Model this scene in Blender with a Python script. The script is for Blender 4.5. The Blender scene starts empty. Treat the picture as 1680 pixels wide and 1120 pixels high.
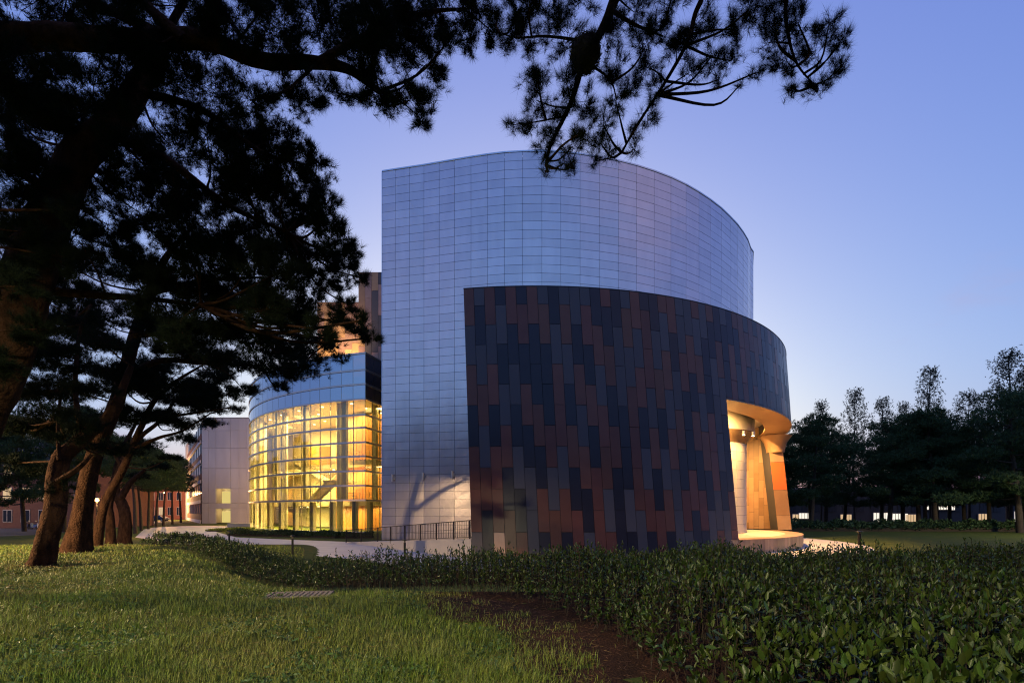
import bpy, math, random
import numpy as np
from mathutils import Vector

random.seed(7)
RNG = np.random.default_rng(11)
C = bpy.context.scene.collection
SC = bpy.context.scene
R = math.radians

# ------------------------------------------------------------------ camera, sky, sun, exposure
F, HOR, EYE = 820.0, 838.0, 1.6          # focal length in pixels of the 1680 px picture, horizon row, eye height
cam = bpy.data.objects.new('camera', bpy.data.cameras.new('camera'))
C.objects.link(cam)
cam.location = (0, 0, EYE)
cam.rotation_euler = (R(90), 0, 0)
cam.data.sensor_width = 36
cam.data.lens = 36 * F / 1680
cam.data.shift_y = (HOR - 560) / 1680
cam.data.clip_start = 0.05
cam.data.clip_end = 3000
SC.camera = cam

W = bpy.data.worlds.new('World')
SC.world = W
W.use_nodes = True
wn = W.node_tree
bg = wn.nodes['Background']
sky = wn.nodes.new('ShaderNodeTexSky')
sky.sky_type = 'NISHITA'
sky.sun_disc = False
sky.sun_elevation = R(3)
sky.sun_rotation = R(0)
sky.ozone_density = 4
sky.dust_density = 4
sep = wn.nodes.new('ShaderNodeSeparateColor')
com = wn.nodes.new('ShaderNodeCombineColor')
wn.links.new(sky.outputs[0], sep.inputs[0])
for i, (p, a) in enumerate(((.72, 6.85), (.84, 6.2), (.40, 7.5))):     # dusk colour response of the film, per channel
    pw = wn.nodes.new('ShaderNodeMath'); pw.operation = 'POWER'; pw.inputs[1].default_value = p
    ml = wn.nodes.new('ShaderNodeMath'); ml.operation = 'MULTIPLY'; ml.inputs[1].default_value = a
    wn.links.new(sep.outputs[i], pw.inputs[0]); wn.links.new(pw.outputs[0], ml.inputs[0]); wn.links.new(ml.outputs[0], com.inputs[i])
# thin pinkish evening clouds (the metal cladding mirrors them); overhead and ahead the sky is clear
tcw = wn.nodes.new('ShaderNodeTexCoord')
sx_ = wn.nodes.new('ShaderNodeSeparateXYZ'); wn.links.new(tcw.outputs['Generated'], sx_.inputs[0])
dn = wn.nodes.new('ShaderNodeMath'); dn.operation = 'ADD'; dn.inputs[1].default_value = .22; wn.links.new(sx_.outputs[2], dn.inputs[0])
cx_ = wn.nodes.new('ShaderNodeCombineXYZ')
for i in (0, 1):
    dv = wn.nodes.new('ShaderNodeMath'); dv.operation = 'DIVIDE'; wn.links.new(sx_.outputs[i], dv.inputs[0]); wn.links.new(dn.outputs[0], dv.inputs[1]); wn.links.new(dv.outputs[0], cx_.inputs[i])
CLOUD_OFF = 47.6
cx_.inputs[2].default_value = CLOUD_OFF
cn = wn.nodes.new('ShaderNodeTexNoise'); cn.inputs['Scale'].default_value = .95; cn.inputs['Detail'].default_value = 7; cn.inputs['Roughness'].default_value = .55
wn.links.new(cx_.outputs[0], cn.inputs[0])
cr = wn.nodes.new('ShaderNodeMapRange'); cr.interpolation_type = 'SMOOTHSTEP'; cr.inputs['From Min'].default_value = .52; cr.inputs['From Max'].default_value = .70; cr.inputs['To Max'].default_value = .7
wn.links.new(cn.outputs[0], cr.inputs[0])
cmx = wn.nodes.new('ShaderNodeMix'); cmx.data_type = 'RGBA'; cmx.inputs[7].default_value = (4.9, 4.0, 5.8, 1)
wn.links.new(cr.outputs[0], cmx.inputs[0]); wn.links.new(com.outputs[0], cmx.inputs[6])
wn.links.new(cmx.outputs[2], bg.inputs[0])
bg.inputs[1].default_value = 0.1

sl = bpy.data.lights.new('sun', 'SUN')
sl.energy = 0.12; sl.angle = R(8); sl.color = (1, .82, .65)
sun = bpy.data.objects.new('sun', sl)
C.objects.link(sun)
sun.rotation_euler = (R(90 - 3), 0, R(180))      # light travels from +Y (low behind the hall) towards the camera

SC.view_settings.view_transform = 'Standard'
SC.view_settings.look = 'None'
SC.view_settings.exposure = 0
SC.view_settings.gamma = 1
SC.view_settings.use_curve_mapping = False
SC.render.engine = 'CYCLES'
cy = SC.cycles
cy.max_bounces = 7; cy.diffuse_bounces = 2; cy.glossy_bounces = 4; cy.transmission_bounces = 6; cy.transparent_max_bounces = 16
cy.caustics_reflective = False; cy.caustics_refractive = False
cy.sample_clamp_indirect = 4
cy.use_denoising = True
cy.denoising_prefilter = 'NONE'
cy.denoising_input_passes = 'RGB_ALBEDO_NORMAL'
cy.filter_width = 1.15

# ------------------------------------------------------------------ helpers
def at(px, py, Y):
    """point at distance Y seen at pixel (px, py) of the photograph"""
    return Vector(((px - 840) / F * Y, Y, EYE + (HOR - py) / F * Y))

def gp(px, py, z=-1.0):
    Y = (EYE - z) * F / (py - HOR)
    return Vector(((px - 840) / F * Y, Y, z))

def to_px(p):
    return 840 + F * p[0] / p[1], HOR - F * (p[2] - EYE) / p[1]

def sstep(a, b, x):
    t = np.clip((np.asarray(x, float) - a) / (b - a), 0, 1)
    return t * t * (3 - 2 * t)

def ground(x, y):
    x = np.asarray(x, float); y = np.asarray(y, float)
    s = sstep(-17, -5, x)
    y0 = 20 * (1 - s) + 8.5 * s
    y1 = 40 * (1 - s) + 17 * s
    t = np.clip((y - y0) / (y1 - y0), 0, 1); t = t * t * (3 - 2 * t)
    far = np.clip((np.abs(x) - 60) / 40, 0, 1)
    t = np.maximum(t, far * (y > -1e9))
    und = 0.045 * np.sin(x * .9 + y * .35) * np.sin(y * .8 - x * .25) + .02 * np.sin(x * 2.3 + 1.7) * np.sin(y * 1.9)
    return -t + und * (1 - t)

def tag(o, label=None, cat=None, group=None, kind=None):
    if label: o['label'] = label
    if cat: o['category'] = cat
    if group: o['group'] = group
    if kind: o['kind'] = kind
    return o

def empty(name, loc=(0, 0, 0), label=None, cat=None, group=None, rz=0):
    o = bpy.data.objects.new(name, None)
    C.objects.link(o)
    o.location = loc; o.rotation_euler = (0, 0, rz); o.empty_display_size = .3
    return tag(o, label, cat, group)

def link(name, me, parent=None, world=True):
    o = bpy.data.objects.new(name, me)
    C.objects.link(o)
    if parent is not None:
        o.parent = parent
        if world and parent.type == 'EMPTY':      # parts are modelled in world space; a sub-part's parent already sits at the origin
            o.location = -parent.location
    return o

def npmesh(name, verts, faces, mat, smooth=False):
    """faces: (n, k) int array of k-gons"""
    me = bpy.data.meshes.new(name)
    verts = np.asarray(verts, np.float32).reshape(-1, 3); faces = np.asarray(faces, np.int32)
    n, k = faces.shape
    me.vertices.add(len(verts)); me.vertices.foreach_set('co', verts.ravel())
    me.loops.add(n * k); me.loops.foreach_set('vertex_index', faces.ravel())
    me.polygons.add(n)
    me.polygons.foreach_set('loop_start', np.arange(n, dtype=np.int32) * k)
    me.polygons.foreach_set('use_smooth', np.full(n, smooth))
    me.update(calc_edges=True)
    if mat: me.materials.append(mat)
    return me

class MB:
    """collects shapes and links them as ONE mesh object"""
    def __init__(s): s.v = []; s.f = []; s.sm = False
    def add(s, vs, fs):
        b = len(s.v); s.v += [tuple(v) for v in vs]; s.f += [tuple(b + i for i in f) for f in fs]; return s
    def hexa(s, a):      # 8 corners: bottom 4 (ccw from above), top 4
        return s.add(a, [(3, 2, 1, 0), (4, 5, 6, 7), (0, 1, 5, 4), (1, 2, 6, 5), (2, 3, 7, 6), (3, 0, 4, 7)])
    def box(s, c, d, rz=0, shear=(0, 0)):
        ca, sa = math.cos(rz), math.sin(rz); o = []
        for k in (-1, 1):
            for i, j in ((-1, -1), (1, -1), (1, 1), (-1, 1)):
                x, y = i * d[0] / 2, j * d[1] / 2
                o.append((c[0] + x * ca - y * sa + shear[0] * k * d[2] / 2, c[1] + x * sa + y * ca + shear[1] * k * d[2] / 2, c[2] + k * d[2] / 2))
        return s.hexa(o)
    def bar(s, a, b, w, h):      # a beam from a to b, width w across, height h
        a = Vector(a); b = Vector(b); d = b - a
        n = Vector((-d.y, d.x, 0))
        n = n.normalized() if n.length > 1e-6 else Vector((1, 0, 0))
        u = d.cross(n).normalized()
        if u.z < 0: u = -u
        o = [a - n*w/2 - u*h/2, b - n*w/2 - u*h/2, b + n*w/2 - u*h/2, a + n*w/2 - u*h/2]
        o += [p + u * h for p in o]
        return s.hexa(o)
    def prism(s, poly, z0, z1):
        n = len(poly); a = sum(poly[i][0] * poly[(i+1) % n][1] - poly[(i+1) % n][0] * poly[i][1] for i in range(n))
        if a < 0: poly = poly[::-1]
        vs = [(p[0], p[1], z0) for p in poly] + [(p[0], p[1], z1) for p in poly]
        return s.add(vs, [tuple(range(n))[::-1], tuple(range(n, 2 * n))] + [(i, (i+1) % n, n + (i+1) % n, n + i) for i in range(n)])
    def tube(s, pts, rad, n=8, cap=True):
        v, f = tube_arrays(pts, rad, n)
        b = len(s.v)
        s.add(v.tolist(), f.tolist())
        if cap: s.f += [tuple(b + i for i in range(n))[::-1], tuple(len(s.v) - n + i for i in range(n))]
        return s
    def cyl(s, c, r, h, n=16, r2=None):
        r2 = r if r2 is None else r2
        return s.tube([(c[0], c[1], c[2]), (c[0], c[1], c[2] + h)], [r, r2], n)
    def lathe(s, c, prof, n=32):
        vs = []; fs = []
        for r, z in prof:
            for i in range(n):
                t = 2 * math.pi * i / n; vs.append((c[0] + r * math.cos(t), c[1] + r * math.sin(t), c[2] + z))
        for k in range(len(prof) - 1):
            for i in range(n):
                j = (i + 1) % n; fs.append((k*n+i, k*n+j, (k+1)*n+j, (k+1)*n+i))
        return s.add(vs, fs)
    def mesh(s, name, mat, smooth=False):
        me = bpy.data.meshes.new(name); me.from_pydata(s.v, [], s.f); me.update()
        if smooth: me.polygons.foreach_set('use_smooth', np.full(len(me.polygons), True))
        if mat: me.materials.append(mat)
        return me
    def build(s, name, mat, parent=None, smooth=False):
        return link(name, s.mesh(name, mat, smooth), parent)

def catmull(pts, sub=5):
    p = [np.array(q, float) for q in pts]
    if len(p) < 3: return np.array([p[0] + (p[-1] - p[0]) * t for t in np.linspace(0, 1, sub + 1)])
    p = [2 * p[0] - p[1]] + p + [2 * p[-1] - p[-2]]; out = []
    for i in range(1, len(p) - 2):
        for t in np.linspace(0, 1, sub, endpoint=False):
            a, b, c, d = p[i-1], p[i], p[i+1], p[i+2]
            out.append(.5 * (2*b + (c-a)*t + (2*a-5*b+4*c-d)*t*t + (3*b-a-3*c+d)*t**3))
    out.append(p[-2]); return np.array(out)

def tube_arrays(pts, rad, n=8, rough=0.0, rng=None):
    P = np.array(pts, float); m = len(P); rad = np.asarray(rad, float)
    T = np.gradient(P, axis=0); T /= np.linalg.norm(T, axis=1)[:, None] + 1e-9
    ref = np.array([0.0, 0.0, 1.0]) if abs(T[0][2]) < .9 else np.array([1.0, 0.0, 0.0])
    U = np.zeros_like(P); u = ref - T[0] * ref.dot(T[0]); u /= np.linalg.norm(u)
    for i in range(m):
        u = u - T[i] * u.dot(T[i]); u /= np.linalg.norm(u) + 1e-9; U[i] = u
    V = np.cross(T, U); t = np.linspace(0, 2 * np.pi, n, endpoint=False)
    rr = rad[:, None] * np.ones(n)[None]
    if rough:
        rng = rng or RNG
        lob = 1 + .5 * rough * (np.sin(t * 3 + rng.uniform(0, 6)) + np.sin(t * 5 + rng.uniform(0, 6)))[None]
        rr = rr * lob * (1 + rough * rng.normal(0, .45, (m, n)))
    v = P[:, None] + rr[..., None] * (np.cos(t)[None, :, None] * U[:, None] + np.sin(t)[None, :, None] * V[:, None])
    i = np.arange(m - 1)[:, None]; j = np.arange(n)[None]; k = (j + 1) % n
    f = np.stack([i*n + j, i*n + k, (i+1)*n + k, (i+1)*n + j], -1).reshape(-1, 4)
    return v.reshape(-1, 3), f

# ------------------------------------------------------------------ materials
def mat(name, col, rough=.6, metal=0.0, spec=.5, noise=None, bump=None, island=None, rnd=None, emit=None, coat=0, coat_r=.1):
    """noise=(scale, colour2, detail[, stretch]) mixes a second colour; bump=(scale, strength[, dist]); island / rnd = value jitter per piece / object"""
    m = bpy.data.materials.new(name); m.use_nodes = True
    nt = m.node_tree; b = nt.nodes['Principled BSDF']; L = nt.links.new
    b.inputs['Base Color'].default_value = (*col, 1); b.inputs['Roughness'].default_value = rough
    b.inputs['Metallic'].default_value = metal; b.inputs['Specular IOR Level'].default_value = spec
    b.inputs['Coat Weight'].default_value = coat; b.inputs['Coat Roughness'].default_value = coat_r
    tc = nt.nodes.new('ShaderNodeTexCoord'); src = None
    def nz(scale, detail, stretch=None):
        n = nt.nodes.new('ShaderNodeTexNoise'); n.inputs['Scale'].default_value = scale; n.inputs['Detail'].default_value = detail
        if stretch:
            mp = nt.nodes.new('ShaderNodeMapping'); mp.inputs['Scale'].default_value = stretch
            L(tc.outputs['Object'], mp.inputs[0]); L(mp.outputs[0], n.inputs[0])
        else: L(tc.outputs['Object'], n.inputs[0])
        return n
    if noise:
        n = nz(noise[0], noise[2], noise[3] if len(noise) > 3 else None)
        rmp = nt.nodes.new('ShaderNodeValToRGB'); rmp.color_ramp.elements[0].position = .35; rmp.color_ramp.elements[1].position = .65
        rmp.color_ramp.elements[0].color = (*col, 1); rmp.color_ramp.elements[1].color = (*noise[1], 1)
        L(n.outputs[0], rmp.inputs[0]); src = rmp.outputs[0]
    jit = island or rnd
    if jit:
        g = nt.nodes.new('ShaderNodeNewGeometry' if island else 'ShaderNodeObjectInfo')
        o = g.outputs['Random Per Island' if island else 'Random']
        hs = nt.nodes.new('ShaderNodeHueSaturation')
        mr = nt.nodes.new('ShaderNodeMapRange'); mr.inputs['To Min'].default_value = 1 - jit; mr.inputs['To Max'].default_value = 1 + jit
        L(o, mr.inputs[0]); L(mr.outputs[0], hs.inputs['Value'])
        mh = nt.nodes.new('ShaderNodeMapRange'); mh.inputs['To Min'].default_value = .5 - jit * .045; mh.inputs['To Max'].default_value = .5 + jit * .045
        mm = nt.nodes.new('ShaderNodeMath'); mm.operation = 'FRACT'; m7 = nt.nodes.new('ShaderNodeMath'); m7.operation = 'MULTIPLY'; m7.inputs[1].default_value = 7.31
        L(o, m7.inputs[0]); L(m7.outputs[0], mm.inputs[0]); L(mm.outputs[0], mh.inputs[0]); L(mh.outputs[0], hs.inputs['Hue'])
        if src: L(src, hs.inputs['Color'])
        else: hs.inputs['Color'].default_value = (*col, 1)
        src = hs.outputs[0]
    if src: L(src, b.inputs['Base Color'])
    if bump:
        n = nz(bump[0], 5); bp = nt.nodes.new('ShaderNodeBump'); bp.inputs['Strength'].default_value = bump[1]
        bp.inputs['Distance'].default_value = bump[2] if len(bump) > 2 else .02
        L(n.outputs[0], bp.inputs['Height']); L(bp.outputs[0], b.inputs['Normal'])
    if emit:
        b.inputs['Emission Color'].default_value = (*emit[0], 1); b.inputs['Emission Strength'].default_value = emit[1]
    return m

def glass(name, tint, refl, rough=.0):
    """window glass: clear with a mirror share that grows at grazing angles"""
    m = bpy.data.materials.new(name); m.use_nodes = True; nt = m.node_tree; nt.nodes.clear(); L = nt.links.new
    o = nt.nodes.new('ShaderNodeOutputMaterial'); mx = nt.nodes.new('ShaderNodeMixShader')
    t = nt.nodes.new('ShaderNodeBsdfTransparent'); t.inputs[0].default_value = (*tint, 1)
    g = nt.nodes.new('ShaderNodeBsdfGlossy'); g.inputs['Roughness'].default_value = rough; g.inputs[0].default_value = (.95, .97, 1, 1)
    lw = nt.nodes.new('ShaderNodeLayerWeight'); lw.inputs[0].default_value = .25
    mr = nt.nodes.new('ShaderNodeMapRange'); mr.inputs['To Min'].default_value = refl; mr.inputs['To Max'].default_value = min(1, refl + (.75 if refl > .3 else .42))
    L(lw.outputs['Fresnel'], mr.inputs[0]); L(mr.outputs[0], mx.inputs[0]); L(t.outputs[0], mx.inputs[1]); L(g.outputs[0], mx.inputs[2]); L(mx.outputs[0], o.inputs[0])
    return m

def emis(name, col, s):
    m = bpy.data.materials.new(name); m.use_nodes = True; nt = m.node_tree; nt.nodes.clear()
    o = nt.nodes.new('ShaderNodeOutputMaterial'); e = nt.nodes.new('ShaderNodeEmission'); e.inputs[0].default_value = (*col, 1); e.inputs[1].default_value = s
    nt.links.new(e.outputs[0], o.inputs[0]); return m

M = dict(
    turf=mat('turf', (.045, .07, .012), .95, spec=.1, noise=(.9, (.07, .085, .02), 6), bump=(18, .6, .03)),
    soil=mat('soil', (.032, .017, .010), .95, spec=.1, noise=(3, (.06, .028, .016), 8), bump=(30, .9, .04)),
    paving=mat('paving', (.42, .41, .40), .6, noise=(.8, (.5, .48, .46), 5), bump=(14, .2)),
    asphalt=mat('asphalt', (.055, .053, .052), .85, noise=(2, (.07, .066, .062), 5), bump=(40, .3)),
    kerb=mat('kerb_concrete', (.3, .29, .27), .8, bump=(20, .2)),
    grass=mat('grass_blade', (.145, .215, .022), .5, spec=.35, noise=(.45, (.225, .235, .045), 3), island=.6),
    white=mat('brushed_aluminium', (.82, .71, .70), .24, .66, noise=(1.1, (.76, .66, .66), 4, (1.6, 1.6, .25)), bump=(.55, .045, .3), rnd=.06),
    whitef=mat('brushed_aluminium_field', (.82, .71, .70), .24, .66, noise=(1.1, (.76, .66, .66), 4, (1.6, 1.6, .25)), bump=(.55, .045, .3), island=.06),
    joint=mat('joint_backing', (.06, .055, .06), .8),  # dark backing for open joints and cores
    roof=mat('roof_membrane', (.25, .25, .26), .8),
    coping=mat('coping_metal', (.75, .76, .78), .25, .8),
    navy=mat('panel_navy', (.028, .023, .030), .3, noise=(1.2, (.032, .026, .034), 4), bump=(.8, .03, .2), rnd=.12, spec=.32),
    slate=mat('panel_slate', (.082, .072, .076), .42, noise=(1.2, (.09, .074, .076), 4), bump=(.8, .03, .2), rnd=.12, spec=.32),
    russet=mat('panel_russet', (.148, .052, .033), .34, noise=(1.2, (.17, .062, .039), 4), bump=(.8, .03, .2), rnd=.14, spec=.32),
    pinkp=mat('panel_copper', (.30, .17, .13), .35, .2, noise=(1.2, (.34, .2, .15), 4), rnd=.1),
    orangep=mat('panel_orange', (.5, .13, .03), .4, rnd=.1),
    tanp=mat('panel_tan', (.34, .2, .10), .45, noise=(1.5, (.38, .23, .12), 4), rnd=.12),
    ochrep=mat('panel_ochre', (.24, .135, .06), .45, noise=(1.5, (.27, .155, .075), 4), rnd=.12),
    cream=mat('cream_cladding', (.68, .62, .52), .45, noise=(1.2, (.64, .58, .48), 3), rnd=.03),
    stagef=mat('stage_floor', (.62, .5, .36), .5, noise=(1.5, (.56, .45, .32), 5)),
    deckb=mat('stage_edge_board', (.34, .22, .14), .5, noise=(3, (.42, .28, .18), 4, (1, 1, .2)), rnd=.3),
    conc=mat('concrete', (.57, .56, .55), .8, noise=(.6, (.51, .50, .49), 6, (1, 1, .25)), bump=(6, .25), rnd=.06),
    concw=mat('ramp_concrete', (.50, .44, .38), .7, noise=(1.2, (.44, .39, .34), 5), bump=(8, .15)),
    iron=mat('black_iron', (.012, .012, .013), .45, .5),
    steel=mat('satin_steel', (.55, .55, .56), .3, .9),
    alu=mat('transom_aluminium', (.62, .6, .54), .35, .6),
    mull=mat('mullion_aluminium', (.42, .38, .26), .45, .4),
    glass=glass('foyer_glass', (.93, .88, .66), .06),
    glassb=glass('spandrel_glass', (.12, .13, .16), .55),
    glassd=glass('window_glass', (.5, .5, .5), .2),
    plenum=mat('dark_plenum', (.03, .032, .04), .7),
    wood=mat('orange_wood', (.50, .20, .045), .45, noise=(2.2, (.58, .25, .06), 6, (3, 3, .25)), rnd=.10),
    iwall=mat('interior_wall', (.78, .70, .50), .7),
    islab=mat('interior_slab', (.62, .55, .38), .6),
    icol=mat('interior_column', (.72, .68, .54), .5),
    idark=mat('interior_dark', (.10, .085, .05), .6),
    bark=mat('pine_bark', (.030, .015, .009), .95, spec=.05, noise=(7, (.07, .034, .019), 8, (1, 1, .35)), bump=(16, 1.0, .07)),
    barkd=mat('dark_bark', (.035, .026, .02), .9, noise=(5, (.055, .04, .03), 6), bump=(10, .8, .05)),
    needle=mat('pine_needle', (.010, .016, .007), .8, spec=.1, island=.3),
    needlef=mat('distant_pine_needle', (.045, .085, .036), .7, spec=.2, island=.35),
    leafd=mat('distant_leaf', (.04, .05, .035), .7, spec=.2, island=.3),
    leaf=mat('hedge_leaf', (.028, .056, .010), .40, spec=.35, noise=(1.3, (.046, .072, .013), 3), island=.6),
    leafo=mat('hedge_leaf_single', (.050, .090, .015), .40, spec=.35, noise=(1.3, (.07, .105, .018), 3), rnd=.5),
    twig=mat('hedge_twig', (.04, .028, .018), .9),
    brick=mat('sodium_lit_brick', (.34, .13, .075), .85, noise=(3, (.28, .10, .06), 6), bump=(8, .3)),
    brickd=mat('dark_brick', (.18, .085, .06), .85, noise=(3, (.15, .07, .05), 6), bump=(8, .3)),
    tile=mat('roof_tile', (.10, .07, .06), .8),
    trim=mat('pale_trim', (.5, .46, .42), .7),
    dark=mat('dark_facade', (.05, .05, .055), .7),
    ribbon=mat('dark_window', (.02, .025, .035), .15, spec=.7),
    litwin=emis('lit_window', (1, .68, .38), .7),
    litcool=emis('lit_shop_window', (1, .90, .76), 1.1),
    lityel=emis('lit_yellow_room', (1, .78, .25), .75),
    lamp=emis('lamp_bulb', (1, .50, .14), 22),
    spotg=emis('spotlight_lens', (1, .80, .48), 25),
    ceilg=emis('ceiling_light', (1, .86, .55), 14),
    carw=mat('white_car_paint', (.6, .6, .62), .25, coat=.5), carb=mat('dark_car_paint', (.04, .05, .08), .25, coat=.5),
    rubber=mat('tyre_rubber', (.02, .02, .02), .8), seatb=mat('black_seat', (.02, .02, .022), .5), bluep=mat('blue_scooter_paint', (.05, .12, .3), .3),
    grate=mat('grate_concrete', (.26, .21, .16), .85, noise=(4, (.2, .16, .12), 5), bump=(30, .3)),
)
for k_ in ('lamp', 'spotg', 'ceilg', 'litwin', 'litcool', 'lityel'): M[k_].cycles.emission_sampling = 'NONE'      # the lamps inside these fittings do the lighting

# ------------------------------------------------------------------ ground
def axis(segs):
    return np.unique(np.concatenate([np.arange(a, b, s) for a, b, s in segs] + [np.array([segs[-1][1]])]))
gx = axis([(-900, -200, 100), (-200, -60, 20), (-60, -24, 2), (-24, 24, .5), (24, 60, 3), (60, 200, 20), (200, 900, 100)])
gy = axis([(-300, -20, 40), (-20, -4, 2), (-4, 44, .5), (44, 60, 4), (60, 200, 20), (200, 1400, 150)])
GX, GY = np.meshgrid(gx, gy); GZ = ground(GX, GY)
ny, nx = GX.shape
ii = (np.arange(ny - 1)[:, None] * nx + np.arange(nx - 1)[None]).ravel()
o = link('ground', npmesh('ground', np.stack([GX, GY, GZ], -1).reshape(-1, 3), np.stack([ii, ii + 1, ii + nx + 1, ii + nx], -1), M['turf'], True))
tag(o, kind='structure')

def sheet(name, poly, z, m):
    b = MB(); b.add([(p[0], p[1], z) for p in poly], [tuple(range(len(poly)))])
    n = sum(poly[i][0] * poly[(i+1) % len(poly)][1] - poly[(i+1) % len(poly)][0] * poly[i][1] for i in range(len(poly)))
    if n < 0: b.f = [b.f[0][::-1]]
    return tag(b.build(name, m), kind='structure')

PATH = [(222, 881), (236, 868), (255, 864.5), (300, 862.5), (340, 862), (378, 863), (354, 872), (388, 881), (480, 885), (560, 888), (640, 893), (700, 897), (790, 902), (900, 912), (1000, 922), (1000, 940), (700, 935), (560, 915), (430, 905), (300, 893)]
sheet('footpath', [gp(x, y) for x, y in PATH], -.994, M['paving'])
sheet('road', [gp(x, y) for x, y in ((-900, 864), (-100, 864), (70, 866), (150, 862), (262, 853.5), (285, 853.5), (210, 864), (150, 869), (60, 877), (-60, 882), (-900, 892))], -.990, M['asphalt'])

SCN = (7.1, 45.9)      # stage circle
def arc(c, r, a0, a1, n):
    return [(c[0] + r * math.sin(R(a)), c[1] - r * math.cos(R(a))) for a in np.linspace(a0, a1, n)]
ap = arc(SCN, 21.2, -12, 100, 40) + arc(SCN, 16, 100, -12, 30)
sheet('stage_apron', ap, -.992, M['paving'])

# ------------------------------------------------------------------ concert hall: metal clad drum
HS = 30.5
WP = [(-0.383, 1.474), (-0.342, 1.465), (-0.299, 1.456), (-0.255, 1.447), (-0.209, 1.436), (-0.164, 1.425), (-0.116, 1.414), (-0.069, 1.404), (-0.021, 1.396), (0.029, 1.392), (0.083, 1.39), (0.136, 1.394), (0.191, 1.402), (0.247, 1.414), (0.305, 1.429), (0.361, 1.448), (0.419, 1.472), (0.477, 1.5), (0.534, 1.533), (0.587, 1.569), (0.64, 1.609), (0.693, 1.653), (0.743, 1.701), (0.788, 1.746), (0.83, 1.794), (0.87, 1.844), (0.909, 1.903)]
WP = [(x * HS, y * HS) for x, y in WP]
for a in (62, 68, 74, 80, 86):      # the drum goes on round its right side
    WP.append((32.2 * math.sin(R(a)), 74.0 - 32.2 * math.cos(R(a))))
ZT, ROWS, RH = 32.1, 45, .737
hall = empty('concert_hall', (8, 60, -1), 'tall drum shaped concert hall clad in brushed silver metal panels', 'concert hall')
def inset(pts, d):
    out = []
    for i, p in enumerate(pts):
        a = pts[max(0, i - 1)]; b = pts[min(len(pts) - 1, i + 1)]
        t = Vector((b[0] - a[0], b[1] - a[1])).normalized(); n = Vector((-t.y, t.x))     # points walk +x, so left normal is inward (+y)
        out.append((p[0] + n.x * d, p[1] + n.y * d))
    return out
core = inset(WP, .12)
back = [(32.2 * math.sin(R(a)), 74.0 - 32.2 * math.cos(R(a))) for a in range(95, 216, 10)]
MB().prism(core + back, -1.3, ZT - .35).build('drum_core', M['joint'], hall)
MB().prism(inset(WP, .9) + back, ZT - .34, ZT - .2).build('roof', M['roof'], hall)
cb = MB(); ci = inset(WP, .45); co_ = inset(WP, -.05)
for i in range(len(WP) - 1):
    cb.hexa([(*co_[i], ZT - .02), (*co_[i+1], ZT - .02), (*ci[i+1], ZT - .02), (*ci[i], ZT - .02), (*co_[i], ZT + .1), (*co_[i+1], ZT + .1), (*ci[i+1], ZT + .1), (*ci[i], ZT + .1)])
cb.build('coping', M['coping'], hall)
MB().hexa([(WP[0][0] - .05, WP[0][1], -1.2), (WP[0][0] + .0, WP[0][1] - .03, -1.2), (WP[0][0] + .12, WP[0][1] + .4, -1.2), (WP[0][0] + .07, WP[0][1] + .42, -1.2),
           (WP[0][0] - .05, WP[0][1], ZT), (WP[0][0] + .0, WP[0][1] - .03, ZT), (WP[0][0] + .12, WP[0][1] + .4, ZT), (WP[0][0] + .07, WP[0][1] + .42, ZT)]).build('corner_trim', M['coping'], hall)
pan = []
for k in range(len(WP) - 1):
    a = Vector((*WP[k], 0)); b = Vector((*WP[k+1], 0)); t = (b - a).normalized(); n = Vector((-t.y, t.x, 0))
    a2 = a + t * .012; b2 = b - t * .012
    for r in range(ROWS):
        z1 = ZT - .02 - r * RH; z0 = z1 - RH + .026; jit = random.uniform(-.004, .004)
        q = [a2 + n * jit, b2 - n * jit, b2 + n * .07, a2 + n * .07]
        vs = [(p.x, p.y, z0) for p in q] + [(p.x, p.y, z1) for p in q]
        for e_ in (0, 1, 4, 5): w_j = random.uniform(-.005, .005); vs[e_] = (vs[e_][0] + n.x * w_j, vs[e_][1] + n.y * w_j, vs[e_][2])
        m_ = (a + b) / 2; pa = to_px((a.x, a.y, z1)); pb = to_px((b.x, b.y, z1)); pc = to_px((m_.x, m_.y, (z0 + z1) / 2))
        area = (pb[0] - pa[0]) * RH * F / m_.y
        hid = (pc[0] > 764 and pc[1] > 470) or pc[1] > 885 or n.dot(m_) < 0
        pan.append((-1 if hid else area, vs))
pan.sort(key=lambda q: -q[0])
fld = MB()
for i, (ar, vs) in enumerate(pan):
    if i < 295: MB().hexa(vs).build('panel', M['white'], hall)
    else: fld.hexa(vs)
tag(fld.build('panel_field', M['whitef'], hall), kind='stuff')
# three small wall lights
for (px, py), lb in zip(((644.5, 783.5), (694.5, 781), (742, 778.5)), ('small steel wall light on the silver hall, farthest left near the glass foyer', 'small steel wall light on the silver hall, middle one of the row', 'small steel wall light on the silver hall, nearest the dark curved wall')):
    x = (px - 840) / F
    for k in range(len(WP) - 1):
        a, b = WP[k], WP[k+1]
        if a[0] / a[1] <= x <= b[0] / b[1]:
            d = x * (b[1] - a[1]) - (b[0] - a[0]); s = (a[0] - x * a[1]) / d; Y = a[1] + s * (b[1] - a[1]); X = a[0] + s * (b[0] - a[0])
    z = EYE + (HOR - py) / F * Y
    w_ = empty('wall_light', (X, Y, z), lb, 'wall light', 'wall lights on the silver hall')
    MB().box((X + .14, Y - .06, z), (.14, .1, .3)).build('bracket', M['steel'], w_)
    MB().cyl((X, Y - .16, z - .32), .095, .64, 12).build('tube', M['alu'], w_)

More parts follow.
